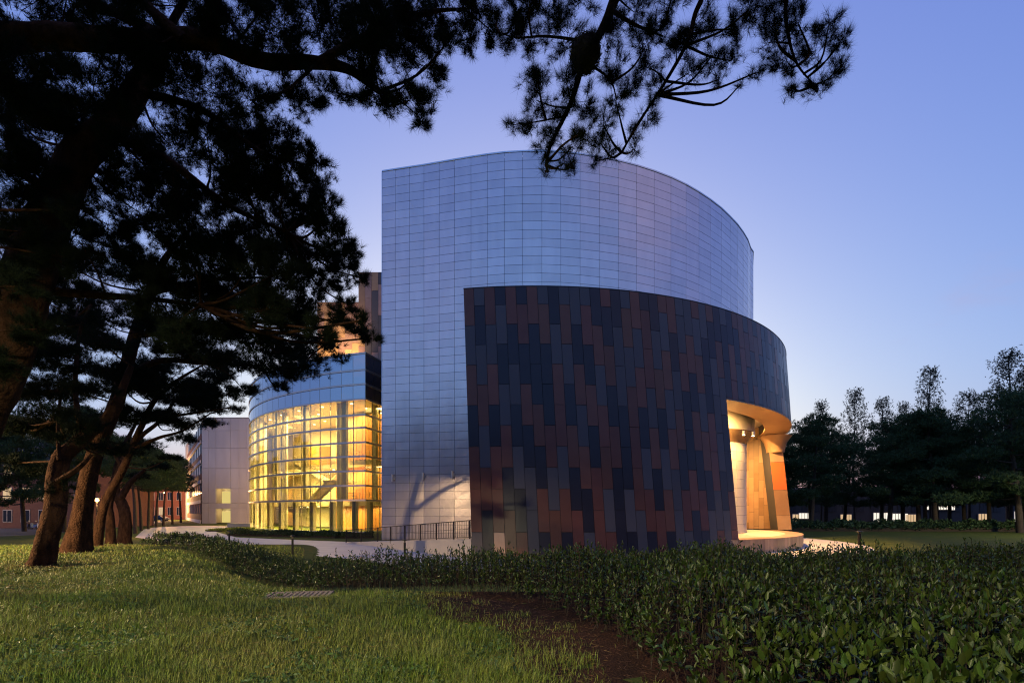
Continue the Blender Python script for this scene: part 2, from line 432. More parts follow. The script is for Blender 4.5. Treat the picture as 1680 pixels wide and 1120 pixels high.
# ------------------------------------------------------------------ dark curved screen wall
BC, BR, BTOP, BZ0 = (1.3, 53.5), 24.6, 14.6, -1.1
LEAN, HEL = .13, .044
def bp(phi, z, dr=0.0):
    """point on the leaning screen wall: phi in radians from the front, at the top edge"""
    p = phi + HEL * (BTOP - z) / BR; r = BR + dr
    return (BC[0] + r * math.sin(p), BC[1] - LEAN * (BTOP - z) - r * math.cos(p), z)
screen = empty('curved_screen_wall', (1.3, 27, -1), 'dark curved screen wall of staggered navy, slate and russet panels', 'screen wall')
PH0, DPH = R(-9.7), .615 / BR
# column where the stage opening starts
NO = min(range(60), key=lambda k: abs(to_px(bp(PH0 + k * DPH, 8.6))[0] - 1190))
NC = 62; OPZ = 8.6; PH = 2.37
b_ = MB()
def shell(c0, c1, z0, z1, d0, d1, nz=6):
    ph = [PH0 + k * DPH for k in range(c0, c1 + 1)]; zs = np.linspace(z0, z1, nz); base = len(b_.v); n = len(ph)
    for d in (d0, d1):
        for z in zs:
            for p in ph: b_.v.append(bp(p, z, d))
    idx = lambda s, k, i: base + (s * nz + k) * n + i
    for k in range(nz - 1):
        for i in range(n - 1):
            b_.f.append((idx(0, k, i), idx(0, k, i+1), idx(0, k+1, i+1), idx(0, k+1, i)))
            b_.f.append((idx(1, k, i+1), idx(1, k, i), idx(1, k+1, i), idx(1, k+1, i+1)))
        for i in (0, n - 1): b_.f.append((idx(0, k, i), idx(0, k+1, i), idx(1, k+1, i), idx(1, k, i)))
    for k in (0, nz - 1):
        for i in range(n - 1): b_.f.append((idx(0, k, i), idx(1, k, i), idx(1, k, i+1), idx(0, k, i+1)))
shell(0, NO, BZ0, BTOP - .02, -.05, -.75)
b_.build('wall_core', M['joint'], screen)
b_ = MB(); shell(NO, NC, OPZ + .06, BTOP - .02, -.05, -1.6); b_.build('lintel_core', M['joint'], screen)
b_ = MB(); shell(0, NC, BTOP - .015, BTOP + .03, .02, -.5, 2); b_.build('coping', M['joint'], screen)
b_ = MB(); shell(NO, NC, OPZ - .02, OPZ + .05, .015, -2.0, 2); b_.build('soffit', M['tanp'], screen)
PATT = {}
rp = random.Random(5)
for k in range(NC):
    z = BTOP - .02; first = True; r = 0; last = None
    off = (.5 if k % 2 else 1.0) if k % 4 in (0, 1) else (.52 if k % 2 else .98)
    zb = OPZ + .06 if k >= NO else BZ0
    while z > zb + .05:
        h = PH * (.46 if k % 2 else .96) if first else PH
        z2 = max(zb, z - h); first = False
        nb = PATT.get((k - 1, r)); w = {'navy': .29, 'slate': .30, 'russet': .41}
        if last: w[last] *= .35
        if nb: w[nb] *= .6
        c = rp.choices(list(w), list(w.values()))[0]; PATT[(k, r)] = c; last = c
        p0 = PH0 + k * DPH + .012 / BR; p1 = PH0 + (k + 1) * DPH - .012 / BR; zz0 = z2 + .012; zz1 = z - .012
        pr = rp.uniform(0, .012)
        o4 = [bp(p0, zz0, pr), bp(p1, zz0, pr), bp(p1, zz0, -.04), bp(p0, zz0, -.04), bp(p0, zz1, pr), bp(p1, zz1, pr), bp(p1, zz1, -.04), bp(p0, zz1, -.04)]
        mm = M[c]
        if k == 2 and z2 <= BZ0 + .01: mm = M['pinkp']
        MB().hexa(o4).build('panel', mm, screen)
        z = z2; r += 1

# ------------------------------------------------------------------ stage under the opening
stage = empty('stage', (14, 36, -1), 'round low stage with pale floor lit amber under the curved wall opening', 'stage')
ST = -.13
a0 = 18; rim = arc(SCN, 17, a0, 88, 60); inn = arc(SCN, 15.8, a0, 88, 60)
MB().prism(arc(SCN, 16.9, a0, 88, 50) + [(22, 52), (6, 52), (11, 33)], -1.05, ST - .04).build('stage_core', M['joint'], stage)
MB().prism(inn + [(20, 51.5), (7, 51.5), (11.5, 33)], ST - .035, ST).build('stage_floor', M['stagef'], stage)
rb = MB()
for i in range(len(rim) - 1): rb.hexa([(*rim[i], ST - .035), (*rim[i+1], ST - .035), (*inn[i+1], ST - .035), (*inn[i], ST - .035), (*rim[i], ST + .004), (*rim[i+1], ST + .004), (*inn[i+1], ST + .004), (*inn[i], ST + .004)])
rb.build('floor_border', M['tanp'], stage)
edge = arc(SCN, 16.99, a0, 82, 40); edi = arc(SCN, 16.92, a0, 82, 40)
for i in range(len(edge) - 1):
    A = Vector((*edge[i], 0)); B = Vector((*edge[i+1], 0)); t = (B - A) * .012; A2, B2 = A + t, B - t
    C2, D2 = Vector((*edi[i+1], 0)) - t, Vector((*edi[i], 0)) + t
    MB().hexa([(p.x, p.y, -1.02) for p in (A2, B2, C2, D2)] + [(p.x, p.y, ST - .04) for p in (A2, B2, C2, D2)]).build('edge_board', M['deckb'], stage)

shellc = (15.3, 42.0)
pier = empty('white_stage_pier', (*shellc, ST), 'round cream clad pier with flared mushroom head on the lit stage', 'pier')
MB().lathe((*shellc, 0), [(3.9, ST + .002), (3.9, 6.9)], 64).build('shaft_core', M['joint'], pier, True)
for r in range(10):
    z0 = ST + .01 + r * .703
    for s in range(12):
        t0, t1 = 2 * math.pi * s / 12 + .003, 2 * math.pi * (s + 1) / 12 - .003; m = MB(); vs = []
        nn = 6
        if not (-3.4 < (t0 if t0 < math.pi else t0 - 2 * math.pi) < .9): continue
        for z in (z0, z0 + .685):
            for rr in (3.88, 4.0):
                for i in range(nn + 1):
                    t = t0 + (t1 - t0) * i / nn; vs.append((shellc[0] + rr * math.cos(t), shellc[1] + rr * math.sin(t), z))
        q = nn + 1; fs = []
        for i in range(nn):
            fs += [(q+i, q+i+1, 3*q+i+1, 3*q+i), (i+1, i, 2*q+i, 2*q+i+1), (2*q+i, 3*q+i, 3*q+i+1, 2*q+i+1), (i, i+1, q+i+1, q+i)]
        fs += [(0, q, 3*q, 2*q), (nn, 2*q+nn, 3*q+nn, q+nn)]
        m.add(vs, fs); m.build('panel', M['cream'], pier)
MB().lathe((*shellc, 0), [(4.0, 6.91), (4.12, 7.2), (4.6, 7.75), (4.62, 7.8)], 64).build('flare', M['tanp'], pier, True)
MB().lathe((*shellc, 0), [(4.62, 7.8), (4.64, 10.2), (3, 10.2)], 64).build('head', M['cream'], pier, True)

ceil_ = arc((1.3, 51.8), 22.7, 20, 84, 40) + [(6, 56), (6, 34)]
cl = MB().prism(ceil_, 9.7, 9.9).build('stage_ceiling', M['cream'], None); tag(cl, 'cream ceiling over the stage behind the curved wall', 'ceiling')

bw = empty('stage_back_wall', (24, 48, ST), 'amber lit stage back wall of tan and ochre panels', 'wall')
A = Vector((19.6, 50.5, 0)); B = Vector((25.35, 47.4, 0)); t = (B - A).normalized(); n = Vector((t.y, -t.x, 0)); LN = (B - A).length
MB().hexa([tuple(A - n * .3 + Vector((0, 0, ST + .003))), tuple(A - n*.06 + Vector((0, 0, ST + .003))), tuple(B - n*.06 + Vector((0, 0, ST + .003))), tuple(B - n*.3 + Vector((0, 0, ST + .003)))] +
          [tuple(A - n * .3 + Vector((0, 0, 9.68))), tuple(A - n*.06 + Vector((0, 0, 9.68))), tuple(B - n*.06 + Vector((0, 0, 9.68))), tuple(B - n*.3 + Vector((0, 0, 9.68)))]).build('wall_core', M['joint'], bw)
ncol = 15
for k in range(ncol):
    z = 9.66; f_ = True
    while z > ST + .05:
        h = 1.7 * ((.4, .8, .6, 1.)[k % 4]) if f_ else 1.7; f_ = False; z2 = max(ST + .01, z - h)
        a = A + t * (LN * k / ncol + .012); b = A + t * (LN * (k + 1) / ncol - .012)
        sh = lambda p, z: (p.x, p.y, z)
        vs = [sh(a - n*.05, z2 + .01), sh(b - n*.05, z2 + .01), sh(b, z2 + .01), sh(a, z2 + .01), sh(a - n*.05, z - .01), sh(b - n*.05, z - .01), sh(b, z - .01), sh(a, z - .01)]
        m = MB(); m.hexa([vs[i] for i in (3, 2, 1, 0, 7, 6, 5, 4)])
        m.build('panel', M[rp.choices(['tanp', 'ochrep'], [.62, .38])[0]], bw); z = z2

pr_ = empty('leaning_end_pier', (26, 45.6, ST), 'leaning slab pier at the right end of the stage with one orange panel', 'pier')
px0, px1, PY = 1277, 1299, 46.0
xb0 = (px0 - 840) / F * PY; xb1 = (px1 - 840) / F * PY
def prx(x, z): return x - .113 * (z - ST)
zs = [ST + .01, 1.2, 3.55, 6.1, 8.55]
def slab(x0, x1, y0, y1, z0, z1):
    return MB().hexa([(prx(x0, z0), y0, z0), (prx(x1, z0), y0, z0), (prx(x1, z0), y1, z0), (prx(x0, z0), y1, z0), (prx(x0, z1), y0, z1), (prx(x1, z1), y0, z1), (prx(x1, z1), y1, z1), (prx(x0, z1), y1, z1)])
slab(xb0 + .05, xb1 - .03, PY + .06, PY + 1.5, ST + .005, OPZ - .03).build('pier_core', M['joint'], pr_)
for i, c in enumerate(('tanp', 'ochrep', 'orangep', 'tanp')):
    o = slab(xb0, xb1, PY, PY + .055, zs[i] + .012, zs[i+1] - .012).build('panel', M[c], pr_)
    if c == 'orangep': o['label'] = 'bright orange panel'
# curved cove where the lintel turns into the pier
cv = MB(); ctr = (26.6, 46.6)
cv.lathe((24.45, ctr[1] - .2, 0), [(.75, 7.0), (.78, 7.25), (.95, 7.9), (1.25, 8.35), (1.4, 8.54)], 40)
cv.build('flared_head', M['tanp'], pr_, True)

def lamp_light(name, loc, energy, col, kind='POINT', size=.2, rot=None, spot=None, blend=.6, parent=None):
    l = bpy.data.lights.new(name, kind); l.energy = energy; l.color = col
    if kind in ('POINT', 'SPOT'): l.shadow_soft_size = size
    if kind == 'AREA': l.shape = 'RECTANGLE'; l.size, l.size_y = size
    if kind == 'SPOT': l.spot_size = R(spot); l.spot_blend = blend
    o = bpy.data.objects.new(name, l); C.objects.link(o); o.location = loc
    if rot: o.rotation_euler = rot
    return o
AMB = (1, .55, .18)
for (x, y, z), lb in (((17.4, 37.55, 7.32), 'small round spotlight under the pier head, left of two'), ((18.35, 38.05, 7.32), 'small round spotlight under the pier head, right of two')):
    s_ = empty('spotlight', (x, y, z), lb, 'spotlight', 'spotlights under the pier head')
    MB().cyl((x, y, z), .1, .3, 14).build('housing', M['coping'], s_)
    MB().cyl((x, y, z - .02), .085, .018, 14).build('lens', M['spotg'], s_)
    lamp_light('spotlight_beam', (x, y, z - .12), 220, AMB, 'SPOT', .08, (0, 0, 0), 150, .8)
for i, (x, y) in enumerate(((20.5, 43.0), (22.3, 41.0), (14.5, 35.2))):
    s_ = empty('downlight', (x, y, 9.6), ('round downlight in the stage ceiling before the back wall', 'round downlight in the stage ceiling near the lintel', 'round downlight in the stage ceiling beside the dark wall')[i], 'downlight', 'downlights in the stage ceiling')
    MB().lathe((x, y, 9.6), [(.16, .09), (.16, 0), (.12, 0), (.11, .06)], 20).build('ring', M['coping'], s_)
    MB().cyl((x, y, 9.65), .11, .02, 16).build('lens', M['spotg'], s_)
    lamp_light('downlight_beam', (x, y, 9.5), 11000, AMB, 'SPOT', .1, (0, 0, 0), 165, .7)

# ------------------------------------------------------------------ ramp, parapet and railing
RA, RB = Vector((-13.75, 41, -1)), Vector((-2.25, 27.4, -1))
rd = (RB - RA).normalized(); rn = Vector((-rd.y, rd.x, 0))
rn = rn if rn.y > 0 else -rn
def rtop(s): return -1 + 1.06 * s
ramp = empty('access_ramp', tuple(RA), 'sloping concrete ramp with tapering pale parapet wall before the silver hall', 'ramp')
q0 = RA; q1 = RB
MB().hexa([(q0.x, q0.y, -1.1), (q1.x, q1.y, -1.1), (q1.x + rn.x*.22, q1.y + rn.y*.22, -1.1), (q0.x + rn.x*.22, q0.y + rn.y*.22, -1.1),
           (q0.x, q0.y, rtop(0) + .02), (q1.x, q1.y, rtop(1) + .02), (q1.x + rn.x*.22, q1.y + rn.y*.22, rtop(1) + .02), (q0.x + rn.x*.22, q0.y + rn.y*.22, rtop(0) + .02)]).build('parapet', M['concw'], ramp)
w0, w1 = .225, 3.2
MB().hexa([(q.x + rn.x*w, q.y + rn.y*w, -1.1) for q, w in ((q0, w0), (q1, w0), (q1, w1), (q0, w1))] + [(q.x + rn.x*w, q.y + rn.y*w, z) for q, w, z in ((q0, w0, -.97), (q1, w0, -.05), (q1, w1, -.05), (q0, w1, -.97))]).build('ramp_floor', M['paving'], ramp)
rail = empty('railing', tuple(RA), 'black iron railing with thin upright bars along the ramp parapet', 'railing')
L0 = (RB - RA).length; RHT = 1.02
def rpnt(s, h): p = RA + rd * (s * L0) + rn * .11; return (p.x, p.y, rtop(s) + .02 + h)
MB().bar(rpnt(0, RHT), rpnt(1, RHT), .05, .045).build('top_rail', M['iron'], rail)
MB().bar(rpnt(0, .09), rpnt(1, .09), .03, .03).build('bottom_rail', M['iron'], rail)
MB().bar(rpnt(.5, .55), rpnt(1, .55), .015, .02).build('middle_rail', M['iron'], rail)
posts = [.005, .17, .335, .45, .565, .68, .79, .895, .985]
for s in posts:
    p = rpnt(s, 0); MB().box((p[0], p[1], p[2] + RHT / 2 - .02), (.06, .06, RHT + .02), math.atan2(rd.y, rd.x)).build('post', M['iron'], rail)
bm0 = MB().box((0, 0, (RHT - .11) / 2), (.02, .02, RHT - .12)).mesh('baluster', M['iron'])
nb_ = 96
for i in range(1, nb_):
    s = i / nb_; p = rpnt(s, .1)
    if min(abs(s - q) for q in posts) < .005: continue
    o = link('baluster', bm0, rail, False); o.location = Vector(p) - rail.location; o.rotation_euler = (0, 0, math.atan2(rd.y, rd.x))

# bollard lights
for (px, Y), lb in zip(((1410, 38), (664, 27), (376, 36), (480, 28)), ('black bollard light on the lawn edge right of the stage', 'slim black bollard light before the pale ramp parapet', 'slim black bollard light at the far end of the hedge by the path', 'slim black bollard light between hedge and glass foyer')):
    x = (px - 840) / F * Y; z = float(ground(x, Y)); fat = 1.6 if px == 1410 else .8
    b = empty('bollard_light', (x, Y, z), lb, 'bollard light', 'black bollard lights along the paths')
    MB().cyl((x, Y, z - .05), .075 * fat, .95, 14).build('post', M['iron'], b)
    MB().cyl((x, Y, z + .91), .06 * fat, .12, 14).build('lens', M['idark'], b)
    MB().lathe((x, Y, z + 1.03), [(.001, .06), (.15 * fat, .04), (.16 * fat, .0), (.07 * fat, .0)], 18).build('cap', M['iron'], b)

# ------------------------------------------------------------------ glass foyer
KG = 61 / F
ZB = [EYE + (HOR - y) * KG for y in (579, 606, 629.5, 654, 680, 701, 725, 748, 772, 796, 820, 873.5)]
def circ3(a, b, c):
    (x1, y1), (x2, y2), (x3, y3) = a, b, c
    d = 2 * (x1*(y2-y3) + x2*(y3-y1) + x3*(y1-y2))
    ux = ((x1*x1+y1*y1)*(y2-y3) + (x2*x2+y2*y2)*(y3-y1) + (x3*x3+y3*y3)*(y1-y2)) / d
    uy = ((x1*x1+y1*y1)*(x3-x2) + (x2*x2+y2*y2)*(x1-x3) + (x3*x3+y3*y3)*(x2-x1)) / d
    return (ux, uy), math.hypot(x1-ux, y1-uy)
GA = (-17.9, 61.0)
GC, GR = circ3(GA, (-36.5, 72.2), (-43.6, 83.2))
aA = math.atan2(GA[1] - GC[1], GA[0] - GC[0]); aE = math.atan2(83.2 - GC[1], -43.6 - GC[0])
if aE > aA: aE -= 2 * math.pi
step = 1.72 / GR; NP = int((aA - aE) / step) + 7
GP = [(GC[0] + GR * math.cos(aA - i * step), GC[1] + GR * math.sin(aA - i * step)) for i in range(NP + 1)][::-1]      # from far left to the corner
FAC = [GA, (-17.42, 62.7), (-16.94, 64.4), (-16.46, 66.1), (-15.98, 67.8)]
GL = GP + FAC[1:]
foy = empty('glass_foyer', (-26, 70, -1), 'curved glass foyer glowing yellow inside, beside the silver hall', 'foyer')
cen = Vector((-22, 84, 0))
def off(i, d):
    """outline point i pushed inward by d"""
    a = Vector((*GL[max(0, i-1)], 0)); b = Vector((*GL[min(len(GL)-1, i+1)], 0)); p = Vector((*GL[i], 0)); t = (b - a).normalized(); n = Vector((-t.y, t.x, 0))
    return p + n * d
for i in range(len(GL) - 1):
    a = Vector((*GL[i], 0)); b = Vector((*GL[i+1], 0)); t = (b - a).normalized(); n = Vector((-t.y, t.x, 0))
    for k in range(len(ZB) - 1):
        z1, z0 = ZB[k], ZB[k+1]
        q = [a + t*.03, b - t*.03, b - t*.03 + n*.03, a + t*.03 + n*.03]
        MB().hexa([(p.x, p.y, z0 + .05) for p in q] + [(p.x, p.y, z1 - .05) for p in q]).build('pane', M['glassb'] if k < 3 else M['glass'], foy)
for k in range(len(ZB)):
    m = MB(); th = .22 if k < 11 else .3
    for i in range(len(GL) - 1):
        a, b = off(i, -.10), off(i+1, -.10); c_, d_ = off(i+1, .16), off(i, .16)
        m.hexa([(p.x, p.y, ZB[k] - th/2) for p in (a, b, c_, d_)] + [(p.x, p.y, ZB[k] + th/2) for p in (a, b, c_, d_)])
    m.build('transom', M['alu'], foy)
for i in range(len(GL)):
    p = off(i, .10); a = off(max(0, i-1), 0); b = off(min(len(GL)-1, i+1), 0); rz = math.atan2(b.y - a.y, b.x - a.x)
    MB().box((p.x, p.y, (ZB[0] + ZB[-1]) / 2), (.045, .14, ZB[0] - ZB[-1]), rz).build('mullion', M['mull'], foy)
    if i % 2 == 0:      # broad ground floor fins
        p = off(i, .45)
        MB().box((p.x, p.y, (ZB[10] - .1 + ZB[11]) / 2), (.62, .5, ZB[10] - ZB[11] - .25), rz).build('pilaster', M['icol'], foy)
    if i % 4 == 1:
        p = off(i, .75)
        MB().box((p.x, p.y, (ZB[3] + ZB[10]) / 2), (.55, .5, ZB[3] - ZB[10] - .1), rz).build('pilaster', M['icol'], foy)
def inner(d, i0=0, i1=None):
    i1 = len(GL) if i1 is None else i1
    return [tuple(off(i, d))[:2] for i in range(i0, i1)]
iB = len(GP) - 1      # corner index
def slabpoly(d, i0=0, i1=None):
    return inner(d, i0, i1) + [(-13.5, 80), (-18, 98), (-34, 100)]
MB().prism(slabpoly(.5), ZB[0] - .35, ZB[0] - .05).build('roof', M['roof'], foy)
MB().prism(slabpoly(.4), ZB[3] + .05, ZB[3] + .35).build('ceiling', M['iwall'], foy)
m = MB()
for i in range(len(GL) - 1):
    a, b = off(i, .42), off(i+1, .42); c_, d_ = off(i+1, .5), off(i, .5)
    m.hexa([(p.x, p.y, ZB[3] + .36) for p in (a, b, c_, d_)] + [(p.x, p.y, ZB[0] - .36) for p in (a, b, c_, d_)])
m.build('spandrel_backing', M['plenum'], foy)
MB().prism(slabpoly(.35), -1.03, ZB[11] - .1 + .02).build('ground_floor', M['stagef'], foy)
fl1 = [tuple(off(i, 3.6 if i < iB - 9 or i > iB - 4 else 6.5))[:2] for i in range(0, len(GP) - 1)] + [(-17.2, 66.5), (-14.5, 70), (-14, 80), (-18, 98), (-34, 100)]
for zz in (ZB[7], ZB[10]):
    MB().prism(fl1, zz - .62, zz).build('floor_slab', M['islab'], foy)
# back wall, wood volume, columns
m = MB(); bwp = [(-41.5, 92), (-36, 86.5), (-31, 83), (-25, 80), (-20, 78)]
for a, b in zip(bwp[:-1], bwp[1:]): m.hexa([(a[0], a[1], -1), (b[0], b[1], -1), (b[0], b[1] + .3, -1), (a[0], a[1] + .3, -1), (a[0], a[1], ZB[3]), (b[0], b[1], ZB[3]), (b[0], b[1] + .3, ZB[3]), (a[0], a[1] + .3, ZB[3])])
m.build('back_wall', M['iwall'], foy)
wd = [(-26.6, 75.5), (-23.6, 71.2), (-19.0, 68.0), (-14.2, 67.6)]
ws = catmull([(x, y, 0) for x, y in wd], 9)
for i in range(len(ws) - 1):
    a, b = Vector(ws[i]), Vector(ws[i+1]); t = (b - a).normalized(); n = Vector((-t.y, t.x, 0)); pr = .0 if i % 2 else .03
    q = [a + t*.012 - n*pr, b - t*.012 - n*pr, b - t*.012 + n*.2, a + t*.012 + n*.2]
    z1 = ZB[3] - .5 if i > 9 else ZB[5]
    MB().hexa([(p.x, p.y, -1) for p in q] + [(p.x, p.y, z1) for p in q]).build('wood_board', M['wood'], foy)
MB().prism([(-33.8, 81), (-29.5, 76.5), (-28.2, 77.6), (-32.5, 82)], ZB[7] + .01, ZB[7] + 3.3).build('wood_box', M['wood'], foy)
for i, r in ((iB - 3, .42), (iB - 10, .4), (iB - 16, .4), (iB - 21, .4)):
    p = off(i, 1.75); MB().cyl((p.x, p.y, -1), r, ZB[3] + 1, 20).build('column', M['icol'], foy, True)
p = off(iB - 7, 12); MB().box((p.x, p.y, .4), (1.6, .1, 2.6)).build('door', M['orangep'], foy)
# stair: two flights with a landing
stair = empty('staircase', (-24, 68, ZB[10]), 'pale staircase of two flights inside the glass foyer', 'staircase')
def flight(a, b, w, n):
    a = Vector(a); b = Vector(b); d = b - a; h = Vector((-d.y, d.x, 0)).normalized() * w / 2
    for i in range(n):
        p = a + d * (i / n); q = a + d * ((i + 1) / n); z = q.z
        MB().hexa([(*(p - h)[:2], z - .17), (*(q - h)[:2], z - .17), (*(q + h)[:2], z - .17), (*(p + h)[:2], z - .17), (*(p - h)[:2], z), (*(q - h)[:2], z), (*(q + h)[:2], z), (*(p + h)[:2], z)]).build('step', M['islab'], stair)
    for s in (-1, 1):
        MB().bar(a + h * s * 1.02 + Vector((0, 0, -.12)), b + h * s * 1.02 + Vector((0, 0, -.12)), .06, .38).build('stringer', M['icol'], stair)
        m = MB(); m.bar(a + h * s * .97 + Vector((0, 0, 1)), b + h * s * .97 + Vector((0, 0, 1)), .06, .06)
        for i in range(0, n + 1, 2):
            p = a + d * (i / n) + h * s * .97; m.bar(p + Vector((0, 0, .05)), p + Vector((0, 0, 1)), .04, .04)
        m.build('handrail', M['steel'], stair)
s0, s1 = at(512, 819, 67.2), at(546, 780, 65.6)
s2, s3 = at(536, 778, 67.6), at(489, 751, 70)
s0.z = ZB[10]; mid = (ZB[10] + ZB[7]) / 2; s1.z = mid; s2.z = mid; s3.z = ZB[7]
flight(s0, s1, 1.7, 15); flight(s2, s3, 1.7, 15)
MB().prism([tuple(s1 + Vector((-.9, -1, 0)))[:2], (s1.x + 2.2, s1.y - .9), (s1.x + 2.2, s1.y + 3.0), (s1.x - 1.3, s1.y + 3.0)], mid - .3, mid).build('landing', M['islab'], stair)
# balustrades on the floor edges
for zz in (ZB[7], ZB[10]):
    m = MB(); e = fl1[:len(GP)]
    for i in range(len(e) - 1):
        for h in (.35, .7, 1.05): m.bar((*e[i], zz + h), (*e[i+1], zz + h), .04, .04)
        m.box((*e[i], zz + .52), (.05, .05, 1.04))
    o = m.build('balustrade', M['steel'], foy)
# lights inside
dl = MB().cyl((0, 0, -.05), .16, .05, 14).mesh('ceiling_light', M['ceilg'])
rl = random.Random(3)
cnt = 0
for zz, lst in ((ZB[3] + .03, [(3, 2.0), (3, 5), (3, 8.5)]), (ZB[7] - .64, [(3, 7.5), (3, 11)]), (ZB[10] - .64, [(3, 7.5), (3, 11)])):
    for stp, d in lst:
        for i in range(4, len(GP) - 1, stp):
            p = off(i, d)
            if p.y > 84 or p.x > -18: continue
            o = link('ceiling_light', dl, foy, False); o.location = Vector((p.x, p.y, zz)) - foy.location; cnt += 1
IW = (1, .77, .38)
for (x, y), e in (((-37.5, 79.5), 1.2), ((-33, 75), 1.3), ((-28.5, 71.5), 1.2), ((-23.5, 67.2), .55), ((-18.2, 66.2), .3)):
    for z, k in ((ZB[3] - .3, 1.0), (ZB[7] - .9, .85), (ZB[10] - .9, .7)):
        lamp_light('foyer_ceiling_lamp', (x, y, z), 2500 * e * k, IW, 'AREA', (5, 3))

# roof-top panelled tower behind the foyer
tw = empty('roof_tower', (-20, 78, 18), 'panelled stepped roof tower behind the glass foyer, lit from its foot', 'tower')
def clad(x0, x1, y, z0, z1, nc, ph, choices, seed):
    MB().box(((x0 + x1) / 2, y + 3.1, (z0 + z1) / 2), (x1 - x0 - .02, 6, z1 - z0 - .05)).build('tower_core', M['joint'], tw)
    rr = random.Random(seed); wdt = (x1 - x0) / nc
    for k in range(nc):
        z = z1; f_ = True
        while z > z0 + .05:
            h = ph * ((.4, .85, .6)[k % 3]) if f_ else ph; f_ = False; z2 = max(z0, z - h)
            MB().box((x0 + wdt * (k + .5), y + .05, (z + z2) / 2), (wdt - .04, .1, z - z2 - .04)).build('panel', M[rr.choice(choices)], tw); z = z2
clad(-22.9, -17.0, 74.5, 18, 37.2, 6, 4.6, ['tanp', 'slate', 'pinkp', 'pinkp', 'slate'], 2)
clad(-30.6, -22.95, 78.5, 18, 34.4, 7, 4.0, ['tanp', 'tanp', 'pinkp', 'ochrep'], 4)
up = empty('uplight', (-25.5, 73, ZB[0]), 'low floodlight on the foyer roof shining up the tower', 'floodlight')
MB().box((-25.5, 73, ZB[0] + .2), (1.2, .5, .4)).build('housing', M['iron'], up)
lamp_light('uplight_beam', (-25.5, 73.2, ZB[0] + .6), 16000, (1, .66, .3), 'SPOT', .3, (R(180 - 35), 0, 0), 120, .9)

# ------------------------------------------------------------------ low planting and bench at the foyer foot
# (foliage builder)
def leaves_arrays(P, A, Lg, Wd, rng, fold=.3):
    """P bases, A unit axes (n,3); folded pointed leaves, 6 verts and 2 quads each"""
    n = len(P); ref = rng.normal(0, 1, (n, 3)); ref[:, 2] += .8; S = np.cross(A, ref); S /= np.linalg.norm(S, axis=1)[:, None] + 1e-9
    N = np.cross(S, A); N *= np.where(N[:, 2:] < 0, -1, 1); Lg = np.asarray(Lg).reshape(-1, 1); Wd = np.asarray(Wd).reshape(-1, 1)
    droop = rng.uniform(.0, .3, (n, 1)); c = P + A * Lg * .3; d = P + A * Lg * .68 - N * Lg * droop * .35
    tip = P + A * Lg - N * Lg * droop
    v = np.stack([P, c + S * Wd * .85 + N * Wd * fold, d + S * Wd * .8 + N * Wd * fold, tip, d - S * Wd * .8 + N * Wd * fold, c - S * Wd * .85 + N * Wd * fold], 1).reshape(-1, 3)
    k = np.arange(n)[:, None] * 6
    return v, np.concatenate([k + np.array([[0, 1, 2, 3]]), k + np.array([[3, 4, 5, 0]])], 0)

def shrub_strip(name, line, width, h, n, leafl, label, cat, m, rng):
    """a low planted strip along a line of ground points"""
    pts = np.array([tuple(p) for p in line]); d = np.linalg.norm(np.diff(pts, axis=0), axis=1); cs = np.r_[0, np.cumsum(d)]
    s = rng.uniform(0, cs[-1], n); x = np.interp(s, cs, pts[:, 0]); y = np.interp(s, cs, pts[:, 1]); z = np.interp(s, cs, pts[:, 2])
    i = np.clip(np.searchsorted(cs, s) - 1, 0, len(pts) - 2); t = (pts[i+1] - pts[i]); t /= np.linalg.norm(t, axis=1)[:, None]
    w = rng.uniform(-.5, .5, n) * width
    hh = h * (1 - .5 * (2 * w / width) ** 2) * (1 + .25 * np.sin(s * 1.7) * np.sin(s * .6 + 1)) * rng.uniform(.15, 1.05, n) ** .6
    P = np.stack([x - t[:, 1] * w, y + t[:, 0] * w, z + hh], 1)
    A = rng.normal(0, 1, (n, 3)); A[:, 2] = np.abs(A[:, 2]) + .3; A /= np.linalg.norm(A, axis=1)[:, None]
    v, f = leaves_arrays(P, A, leafl * rng.uniform(.7, 1.3, n), leafl * .3 * rng.uniform(.7, 1.2, n), rng)
    root = empty(name, tuple(line[0]), label, cat)
    o = link('foliage', npmesh('foliage', v, f, m), root); o['kind'] = 'stuff'
    b = MB()
    for a, c in zip(pts[:-1], pts[1:]): b.bar(a + np.array([0, 0, h * .2]), c + np.array([0, 0, h * .2]), width * .8, h * .4)
    b.build('stem', M['twig'], root); return root
rs = np.random.default_rng(21)
shrub_strip('low_hedge', [gp(382, 878), gp(430, 878.5), gp(500, 880), gp(560, 882), gp(612, 881.5)], 2.0, .55, 9000, .16, 'low clipped green hedge along the foot of the glass foyer', 'hedge', M['leaf'], rs)
shrub_strip('grass_verge', [gp(352, 871.5), gp(380, 869), gp(408, 867.5)], 2.2, .22, 2500, .2, 'small wedge of lawn grass left of the glass foyer', 'lawn', M['grass'], rs)
bn = gp(391, 867.5); wl = empty('low_wall', tuple(bn), 'low tan concrete seat wall left of the glass foyer', 'wall')
MB().box((bn.x, bn.y + .5, -.62), (3.4, .7, .8), R(-3)).build('wall_body', M['concw'], wl); MB().box((bn.x, bn.y + .5, -.19), (3.5, .8, .055), R(-3)).build('cap', M['kerb'], wl)

